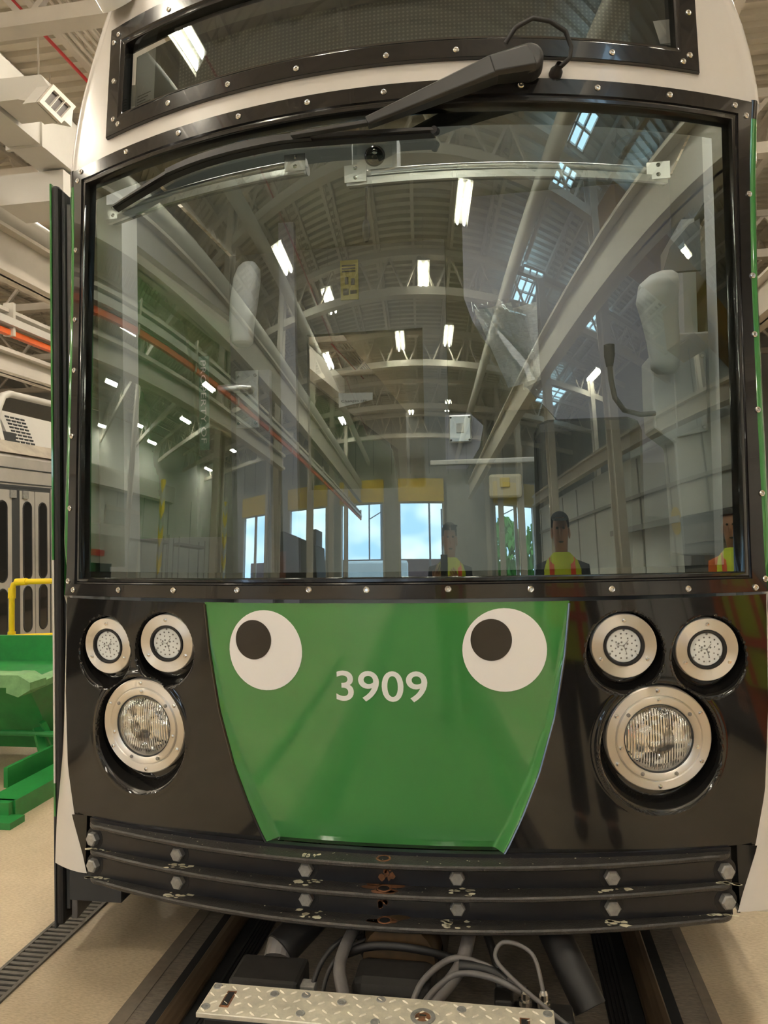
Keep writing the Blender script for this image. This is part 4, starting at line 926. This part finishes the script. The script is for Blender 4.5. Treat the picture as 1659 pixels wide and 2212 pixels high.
# roller blinds along the top of the glass
def blind(x0, x1, z, name):
    n = 20; b = None
    b = MB().tube([S(lerp(x0, x1, k / n), z + .035, .12) for k in range(n + 1)], .013, 10).build(name, ALU, tram, smooth=True)
    m = MB()
    for k in range(n):
        a, c = S(lerp(x0, x1, k / n), z, .10), S(lerp(x0, x1, (k + 1) / n), z, .10); m.bar(a, c, .012, .022)
    m.build('blind_rail', ALU, b); MB().tube([S(lerp(x0, x1, k / n), z + .02, .135) for k in range(n + 1)], .02, 10).build('blind_roll', CABG, b, smooth=True)
    for x in (x0 + .03, x1 - .03):
        q = S(x, z + .01, .085); MB().box(q[0] - .035, q[0] + .035, q[1], q[1] + .004, q[2] - .014, q[2] + .04).build('blind_clip', ALU, b)
        for dz in (0, .03): MB().lathe([(.007, 0), (0, .004)], (q[0], q[1], q[2] + dz), (0, -1, 0), 10).build('clip_screw', SCREW, b)
blind(-1.05, -.24, 2.675, 'roller_blind'); blind(-.10, .90, 2.61, 'roller_blind')
ch = pbox('camera_housing', CABW, -.092, .062, 2.29, 2.36, 2.635, 2.775, None, .02)
MB().ball((-.014, 2.295, 2.703), .034, 24, 16).build('camera_dome', TINT, ch, smooth=True); MB().ball((-.011, 2.272, 2.703), .013, 14, 10).build('camera_lens', SCREW, ch, smooth=True)
mc = MB().tube([(-.062, 2.4, 2.66), (-.066, 2.4, 2.56), (-.066, 2.4, 2.535)], .004, 8).build('hanging_microphone', CABD, tram); MB().tube([(-.066, 2.4, 2.545), (-.066, 2.4, 2.53), (-.066, 2.4, 2.49), (-.066, 2.4, 2.475)], [.008, .013, .013, .006], 14).build('microphone_body', CABD, mc, smooth=True)
lr = MB().lathe([(.09, 0), (.09, .02), (.06, .03), (.05, .015)], (.95, 3.2, 3.12), (0, -.1, -1), 30).build('dome_speaker', CABG, tram, smooth=True)
# added light strip, unseen behind the windshield header, brightens the cab
if False:
  pass
cl = pbox('cab_fill_housing', CABW, -.9, .9, 2.57, 2.72, 3.10, 3.12); pbox('fill_strip', CABFILL, -.88, .88, 2.59, 2.70, 3.092, 3.105, cl)
# notices inside
yn = pbox('yellow_notice', mat('notice_yellow', (.62, .55, .16), .6), -.50, -.40, 3.99, 4.0, 2.80, 3.02)
m = MB()
for k in range(3): m.box(-.49, -.415, 3.985, 3.99, 2.985 - k * .016, 2.992 - k * .016)
m.box(-.475, -.455, 3.985, 3.99, 2.885, 2.925); m.box(-.44, -.42, 3.985, 3.99, 2.88, 2.915); m.box(-.485, -.455, 3.985, 3.99, 2.825, 2.86); m.box(-.445, -.41, 3.985, 3.99, 2.83, 2.85); m.build('pictogram', CABD, yn)
ws = MB().prism([(-.52, 3.98, 2.28), (-.52, 3.98, 2.20), (-.33, 3.98, 2.235), (-.33, 3.98, 2.275)], (0, .01, 0)).build('white_notice', CABW, tram)
text_mesh('Changes are', 'notice_text', -.505, -.36, 2.222, 2.24, CABD, ws, lambda x, z: (x, 3.976, z))
st = pbox('property_strip', mat('strip_green', (.05, .16, .09), .5), -1.0, -.955, 3.2, 3.21, 1.9, 2.33)
text_mesh('PROPERTY OF', 'strip_text', -.99, -.965, 1.93, 2.31, CABW, st, lambda x, z: (x, 3.196, z), rotate=True)
# papers in a clear sleeve leaning against the partition
pp = thing('paper_sleeve', (.36, 3.44, 2.2), 'crumpled clear plastic sleeve with printed sheets hanging inside the cab', 'paper')
def sheet(u, v, x0, x1, x2, x3, o): 
    z = lerp(2.16, 2.53, v); return (lerp(lerp(x0, x2, v), lerp(x1, x3, v), u), 3.43 + o + .012 * math.sin(5 * u + 6 * v), z + .03 * u * (1 - v) - .02 * (1 - u) * 0 + .02 * u * v)
PAPER = mat('printed_paper', (.78, .78, .80), .6, noise=.25, nscale=40, stretch=(1, 1, 6))
MB().grid(lambda u, v: sheet(u, v, .40, .52, .25, .42, 0), 8, 10).build('sheet', PAPER, pp); MB().grid(lambda u, v: sheet(u, v, .47, .545, .40, .535, .015), 6, 10).build('sheet', PAPER, pp)
MB().grid(lambda u, v: (lerp(lerp(.37, .22, v), lerp(.555, .46, v), u), 3.41 + .02 * math.sin(9 * u + 5 * v) + .008 * math.sin(31 * u * v), lerp(2.14, 2.56, v)), 24, 24).build('sleeve', PLASTICBAG, pp, smooth=True)

# ------------------------------------------------------------------ folded coupler under the nose
dark_steel = mat('coupler_black', (.022, .02, .018), .55, .2, noise=.4, nscale=25)
cp = MB().box(-.39, .435, 1.742, 1.852, .235, .335).build('coupler', dark_steel, tram, bevel=.006)
pt = MB().box(-.405, .455, 1.735, 1.858, .337, .349).build('tread_plate', TREAD, cp, bevel=.002)
m = MB(); q = 0
for i in range(27):
    for j in range(4):
        x = -.392 + .0315 * i + (.0157 if j % 2 else 0); y = 1.748 + .031 * j
        if x > .44: continue
        a = R(38 if (i + j) % 2 else -38); c, s_ = math.cos(a) * .0105, math.sin(a) * .0105
        for (px, py, rr_) in (): pass
        n_ = 8; m.add([(x + math.cos(t) * .011 * math.cos(a) - math.sin(t) * .0032 * math.sin(a), y + math.cos(t) * .011 * math.sin(a) + math.sin(t) * .0032 * math.cos(a), .3492) for t in [2 * math.pi * k / n_ for k in range(n_)]] + [(x - c * .6, y - s_ * .6, .3518), (x + c * .6, y + s_ * .6, .3518)],
            [(0, 1, 9), (1, 2, 9), (2, 8, 9), (2, 3, 8), (3, 4, 8), (4, 5, 8), (5, 6, 8), (6, 9, 8), (6, 7, 9), (7, 0, 9)])
tp = m.build('tread_lug', TREAD, cp); tp['kind'] = 'stuff'
for x, y in ((-.155, 1.835), (-.06, 1.82), (-.15, 1.765), (.235, 1.83), (-.39, 1.842), (-.39, 1.76), (.035, 1.842), (.035, 1.757), (.44, 1.84), (-.235, 1.83)):
    b = MB().lathe([(.012, .0), (.011, .002), (.006, .001), (0, .0015)], (x, y, .3492), (0, 0, 1), 16).build('plate_bolt', BOLT, cp)
MB().lathe([(.03, 0), (.03, .0025), (.02, .003), (.02, -.0)], (.145, 1.79, .349), (0, 0, 1), 24).build('lifting_eye', BOLT, cp); MB().lathe([(.019, .0005), (0, .0005)], (.145, 1.79, .349), (0, 0, 1), 20).build('eye_hole', RUST, cp); MB().box(.137, .153, 1.787, 1.793, .345, .354).build('eye_pin', SCREW, cp)
for x, y in ((-.345, 1.795), (.385, 1.785)):
    MB().box(x - .012, x + .012, y - .032, y + .032, .349, .3505).build('slot_rim', RUST, cp, bevel=.001); MB().box(x - .008, x + .008, y - .026, y + .026, .3502, .3512).build('slot', DARK, cp)
# drawbar and head
MB().tube([(.05, 2.75, .42), (.05, 2.35, .37), (.05, 2.12, .335), (.05, 2.05, .33)], [.13, .125, .11, .10], 28).build('drawbar', BROWN, cp, smooth=True)
m = MB(); 
for y in (2.12, 2.16, 2.2): m.lathe([(.118, -.012), (.130, 0), (.118, .012)], (.05, y, .338), (0, 1, .15), 30)
m.build('bellows', RUBBER, cp, smooth=True)
MB().box(-.065, .155, 1.93, 2.07, .2, .335).build('coupler_head', dark_steel, cp, bevel=.03); MB().box(-.055, .11, 1.905, 1.93, .24, .30).build('head_latch', dark_steel, cp, bevel=.008)
MB().box(-.5, .6, 2.3, 2.4, .34, .44).build('cross_beam', dark_steel, cp, bevel=.01)
# left electric box with hinge bolts
eb = MB().box(-.40, -.205, 1.93, 2.06, .20, .315).build('junction_box', dark_steel, cp, bevel=.012)
MB().tube([(-.30, 2.06, .30), (-.30, 2.10, .33)], .04, 16).build('hose_collar', HOSE, cp); MB().tube([(-.30, 2.08, .315), (-.22, 2.2, .37), (-.08, 2.4, .45), (.05, 2.7, .5)], .05, 16).build('rubber_duct', RUBBER, cp, smooth=True)
MB().tube([(.56, 2.05, .24), (.50, 2.12, .34), (.42, 2.3, .44), (.36, 2.6, .5)], .045, 16).build('rubber_duct', RUBBER, cp, smooth=True)
m = MB(); m.box(-.205, -.165, 1.95, 1.985, .22, .30); m.tube([(-.20, 1.92, .275), (-.15, 1.92, .275)], .014, 12); m.lathe([(0, -.008), (.028, -.008), (.028, .008), (0, .008)], (-.145, 1.93, .25), (1, .2, 0), 18); m.build('hinge_bolt', BOLT, cp, bevel=.003)
rb = MB().box(.36, .51, 1.92, 2.0, .19, .28).build('connector_block', dark_steel, cp, bevel=.008)
for x in (.39, .435): MB().lathe([(.014, 0), (.014, .02), (.018, .02), (.018, .032), (.012, .034), (.012, .05), (.008, .06)], (x, 1.95, .28), (0, 0, 1), 12).build('fitting', SCREW, cp)
MB().box(.31, .36, 1.95, 2.02, .2, .30).build('bracket_block', dark_steel, cp, bevel=.008)
def hose(pts, r, mt, name='hose'):      # smooth path
    P = [Vector(p) for p in pts]; out = []
    for i in range(len(P) - 1):
        p0, p1_, p2_, p3_ = P[max(i - 1, 0)], P[i], P[i + 1], P[min(i + 2, len(P) - 1)]
        for k in range(8):
            t = k / 8; out.append(.5 * ((2 * p1_) + (p2_ - p0) * t + (2 * p0 - 5 * p1_ + 4 * p2_ - p3_) * t * t + (3 * p1_ - p0 - 3 * p2_ + p3_) * t ** 3))
    out.append(P[-1]); return MB().tube(out, r, 10).build(name, mt, cp, smooth=True)
hose([(-.04, 2.25, .42), (-.085, 2.1, .38), (-.10, 1.98, .35), (-.075, 1.9, .325), (-.06, 1.86, .31)], .017, HOSE)
hose([(.25, 2.3, .45), (.245, 2.12, .40), (.22, 2.0, .35), (.16, 1.92, .31), (.12, 1.86, .29)], .019, HOSE)
hose([(.10, 1.87, .30), (.13, 1.93, .35), (.20, 2.0, .372), (.28, 1.99, .37), (.35, 1.97, .345), (.39, 1.95, .335)], .008, HOSE)
hose([(.12, 1.87, .30), (.16, 1.92, .335), (.22, 1.97, .352), (.30, 1.96, .355), (.38, 1.95, .33)], .008, HOSE)
hose([(.22, 1.985, .365), (.29, 1.985, .36), (.345, 1.97, .345)], .014, RUBBER, 'hose_wrap')
hose([(.435, 1.95, .335), (.41, 2.0, .40), (.34, 2.02, .415), (.315, 1.99, .39), (.36, 1.95, .36), (.46, 1.9, .31), (.52, 1.86, .29)], .0055, HOSE, 'cable')
hose([(-.19, 1.93, .23), (-.16, 2.0, .33), (-.11, 2.06, .37), (-.06, 2.1, .36)], .007, RUBBER, 'cable')
hose([(-.15, 1.92, .23), (-.13, 1.98, .33), (-.08, 2.05, .36), (.0, 2.1, .37)], .006, RUBBER, 'cable')
hose([(.33, 2.02, .25), (.31, 2.1, .33), (.26, 2.2, .40), (.2, 2.3, .42)], .012, RUBBER, 'cable')
hose([(-.11, 2.06, .33), (-.02, 2.03, .375), (.10, 2.03, .375), (.2, 2.06, .34)], .010, RUBBER, 'cable')
hose([(-.12, 2.08, .31), (-.02, 2.05, .362), (.10, 2.05, .362), (.22, 2.08, .32)], .010, RUBBER, 'cable')
for x in (-.125, .185): MB().lathe([(.018, 0), (.018, .03), (.013, .035), (.013, .05)], (x, 1.9, .26), (0, 0, 1), 6).build('brass_fitting', mat('brass_dirty', (.30, .19, .09), .45, .7), cp)
for k, (x, y) in enumerate(((.515, 1.86), (.53, 1.85))): hose([(x, y, .31), (x + .015, y - .05, .29), (x + .01, y - .1, .25), (x - .01, y - .12, .2)], .0035, SCREW, 'wire')

# ================================================================== PEOPLE (standing round the camera, seen mirrored in the glass)
def skinmesh(name, J, Ed, root, mt, par, sub=2):
    names = list(J); me = bpy.data.meshes.new(name); me.from_pydata([J[k][0] for k in names], [(names.index(a), names.index(b)) for a, b in Ed], []); me.materials.append(mt)
    o = bpy.data.objects.new(name, me); COL.objects.link(o); o.parent = par
    md = o.modifiers.new('skin', 'SKIN'); md.use_smooth_shade = True
    for k, v in zip(names, me.skin_vertices[0].data if me.skin_vertices else []): v.radius = (J[k][1], J[k][2] if len(J[k]) > 2 else J[k][1])
    if not me.skin_vertices: raise RuntimeError('no skin layer')
    me.skin_vertices[0].data[names.index(root)].use_root = True
    s_ = o.modifiers.new('sub', 'SUBSURF'); s_.levels = sub; s_.render_levels = sub
    return o
def person(loc, rz, h, label, skin, arms, hat, vest, trousers, shirt, glasses=False, pack=False):
    k = h / 1.75; t = thing('person', loc, label, 'person', None); t.rotation_euler = (0, 0, rz)   # faces local +Y
    V = lambda x, y, z: (x * k, y * k, z * k)
    J = {'pelvis': (V(0, 0, .95), .13 * k, .10 * k), 'belly': (V(0, .01, 1.12), .125 * k, .10 * k), 'chest': (V(0, 0, 1.32), .15 * k, .105 * k), 'neck0': (V(0, -.01, 1.45), .065 * k), 'neck': (V(0, .01, 1.49), .060 * k), 'jaw': (V(0, .035, 1.545), .068 * k, .076 * k), 'face': (V(0, .03, 1.605), .080 * k, .090 * k), 'brow': (V(0, .015, 1.66), .080 * k, .092 * k), 'crown': (V(0, .005, 1.705), .055 * k, .062 * k)}
    E_ = [('pelvis', 'belly'), ('belly', 'chest'), ('chest', 'neck0'), ('neck0', 'neck'), ('neck', 'jaw'), ('jaw', 'face'), ('face', 'brow'), ('brow', 'crown')]
    for sg, s_ in ((-1, 'l'), (1, 'r')):
        el, wr, hd_ = arms[0 if sg < 0 else 1]
        J['sh' + s_] = (V(sg * .185, 0, 1.40), .058 * k); J['el' + s_] = (V(*el), .044 * k); J['wr' + s_] = (V(*wr), .029 * k); pm = Vector(wr).lerp(Vector(hd_), .5); J['pa' + s_] = (V(*pm), .036 * k, .022 * k)
        J['hp' + s_] = (V(sg * .09, 0, .90), .085 * k); J['kn' + s_] = (V(sg * .10, .01, .50), .06 * k); J['an' + s_] = (V(sg * .11, -.02, .09), .042 * k); J['to' + s_] = (V(sg * .13, .15, .04), .038 * k)
        E_ += [('chest', 'sh' + s_), ('sh' + s_, 'el' + s_), ('el' + s_, 'wr' + s_), ('wr' + s_, 'pa' + s_), ('pelvis', 'hp' + s_), ('hp' + s_, 'kn' + s_), ('kn' + s_, 'an' + s_), ('an' + s_, 'to' + s_)]
        d = (Vector(hd_) - Vector(wr)).normalized(); side = d.cross(Vector((0, 1, 0))); side = side.normalized() if side.length > .1 else Vector((1, 0, 0)); cu = Vector((0, 1, 0)) if abs(d.y) < .8 else Vector((0, 0, 1))
        for i in range(4):
            b0 = Vector(wr) + d * .085 + side * (.030 - .020 * i); L_ = (.062, .075, .072, .056)[i]
            J['f%d0' % i + s_] = (V(*b0), .0095 * k); J['f%d1' % i + s_] = (V(*(b0 + d * L_ * .55 + cu * .010)), .0085 * k); J['f%d2' % i + s_] = (V(*(b0 + d * L_ * .85 + cu * .032)), .0075 * k)
            E_ += [('pa' + s_, 'f%d0' % i + s_), ('f%d0' % i + s_, 'f%d1' % i + s_), ('f%d1' % i + s_, 'f%d2' % i + s_)]
        b0 = Vector(wr) + d * .035 + side * .035; J['t0' + s_] = (V(*b0), .011 * k); J['t1' + s_] = (V(*(b0 + d * .035 + side * .02 + cu * .012)), .009 * k); E_ += [('pa' + s_, 't0' + s_), ('t0' + s_, 't1' + s_)]
    skinmesh('body', J, E_, 'pelvis', skin, t)
    # face details
    f = MB(); f.ball(V(0, .122, 1.61), (.014 * k, .02 * k, .026 * k), 10, 8)
    for sg in (-1, 1): f.ball(V(sg * .084, .015, 1.61), (.012 * k, .022 * k, .033 * k), 10, 8)
    f.build('nose_and_ears', skin, t, smooth=True, local=True)
    f = MB()
    for sg in (-1, 1): f.ball(V(sg * .030, .108, 1.632), (.013 * k, .008 * k, .007 * k), 10, 6)
    f.ball(V(0, .106, 1.555), (.024 * k, .008 * k, .006 * k), 10, 6); f.build('eyes_and_mouth', HAIR, t, smooth=True, local=True)
    # hair or cap: shell over the skull
    hb = MB(); z0 = .45 if hat == 'cap' else .52
    hb.grid(lambda u, v: V(.092 * math.cos(6.2832 * u) * math.sin(math.pi * lerp(.58, 1, v)), .008 + .103 * math.sin(6.2832 * u) * math.sin(math.pi * lerp(.50 if math.sin(6.2832 * u) > .2 else .62, 1, v) if True else 0) - .004, 1.652 - .085 * math.cos(math.pi * lerp(.66 if math.sin(6.2832 * u) > .2 else .48, 1, v))), 24, 10)
    hb.build('cap' if hat == 'cap' else 'hair', NAVY if hat == 'cap' else HAIR, t, smooth=True, local=True)
    if hat == 'cap': MB().prism([V(-.075, .09, 1.68), V(-.05, .18, 1.665), V(.05, .18, 1.665), V(.075, .09, 1.68)], (0, 0, .01)).build('cap_brim', NAVY, t, local=True)
    if glasses:
        g = MB(); g.box(-.07 * k, -.008 * k, .085 * k, .11 * k, 1.675 * k, 1.71 * k); g.box(.008 * k, .07 * k, .085 * k, .11 * k, 1.675 * k, 1.71 * k); g.box(-.085 * k, .085 * k, .0, .1 * k, 1.70 * k, 1.71 * k); g.build('sunglasses', TINT, t, local=True)
    # shirt sleeves, vest, trousers, shoes
    ring = lambda z, rx, ry, oy=0: (z, rx, ry, oy)
    def loft(rs, name, mt):
        return MB().grid(lambda u, v: (lambda q: V(q[1] * math.copysign(abs(math.cos(6.2832 * u)) ** .8, math.cos(6.2832 * u)), q[3] + q[2] * math.copysign(abs(math.sin(6.2832 * u)) ** .9, math.sin(6.2832 * u)), q[0]))(rs[min(len(rs) - 1, round(v * (len(rs) - 1)))]), 28, len(rs) - 1).build(name, mt, t, smooth=True, local=True)
    loft([ring(.88, .185, .135), ring(1.0, .18, .135), ring(1.15, .175, .14, .01), ring(1.3, .195, .145), ring(1.40, .20, .125), ring(1.455, .15, .105), ring(1.50, .08, .08)], 'safety_vest' if vest else 'shirt', HIVIS if vest else shirt)
    if vest:
        for sg in (-1, 1): MB().grid(lambda u, v: V(sg * lerp(.075, .12, u), [.139, .145, .149, .13, .06, -.02, -.105, -.135, -.145][round(v * 8)], [.89, 1.1, 1.3, 1.41, 1.47, 1.475, 1.41, 1.3, .9][round(v * 8)]), 2, 8).build('vest_stripe', HIRED, t, local=True)
        loft([ring(1.08, .186, .15, .008), ring(1.13, .186, .151, .008)], 'vest_band', HIRED)
    for sg, s_ in ((-1, 'l'), (1, 'r')):
        el, wr, hd_ = arms[0 if sg < 0 else 1]; m = MB(); m.tube([V(sg * .14, 0, 1.40), V(sg * .19, 0, 1.395), V(*Vector((sg * .185, 0, 1.40)).lerp(Vector(el), .5)), V(*el), V(*Vector(el).lerp(Vector(wr), .75))], [.06 * k, .078 * k, .066 * k, .056 * k, .042 * k], 14); m.build('sleeve', shirt, t, smooth=True, local=True)
        m = MB(); m.tube([V(sg * .075, 0, .98), V(sg * .09, 0, .88), V(sg * .10, .01, .50), V(sg * .11, -.02, .10)], [.10 * k, .105 * k, .078 * k, .07 * k], 16); m.build('trouser_leg', trousers, t, smooth=True, local=True)
        MB().ball(V(sg * .125, .06, .045), (.05 * k, .14 * k, .05 * k), 14, 8).build('shoe', HAIR, t, smooth=True, local=True)
    if pack: MB().box(-.15 * k, .15 * k, -.3 * k, -.13 * k, 1.0 * k, 1.42 * k).build('backpack', NAVY, t, bevel=.04, local=True)
    return t
DOWN = (((-.25, -.02, 1.12), (-.26, .06, .88), (-.26, .08, .70)), ((.25, -.02, 1.12), (.26, .06, .88), (.26, .08, .70)))
HOLD = (((-.27, .06, 1.16), (-.20, .27, 1.33), (-.15, .335, 1.42)), ((.24, .06, 1.16), (.07, .26, 1.33), (-.02, .325, 1.40)))
person((.47, -.45, 0), R(0), 1.80, 'person with sunglasses on the head, hi-vis vest, both hands raised', SKIN, HOLD, 'hair', True, NAVY, NAVY, glasses=True)
person((1.50, .38, 0), R(28), 1.80, 'person in dark cap and yellow vest with red stripes, arms down, right of centre', SKIN, DOWN, 'cap', True, NAVY, NAVY, pack=True)
person((3.08, 1.24, 0), R(62), 1.82, 'person in orange shirt and yellow vest at the far right edge of the glass', SKIN2, DOWN, 'hair', True, ORCL, ORCL)
ph = thing('phone', (.3628, -.02, 1.47), 'dark phone held up in front of the face of the person with sunglasses', 'phone'); MB().box(.325, .400, -.030, -.020, 1.395, 1.545).build('phone_body', CABD, ph, bevel=.004)
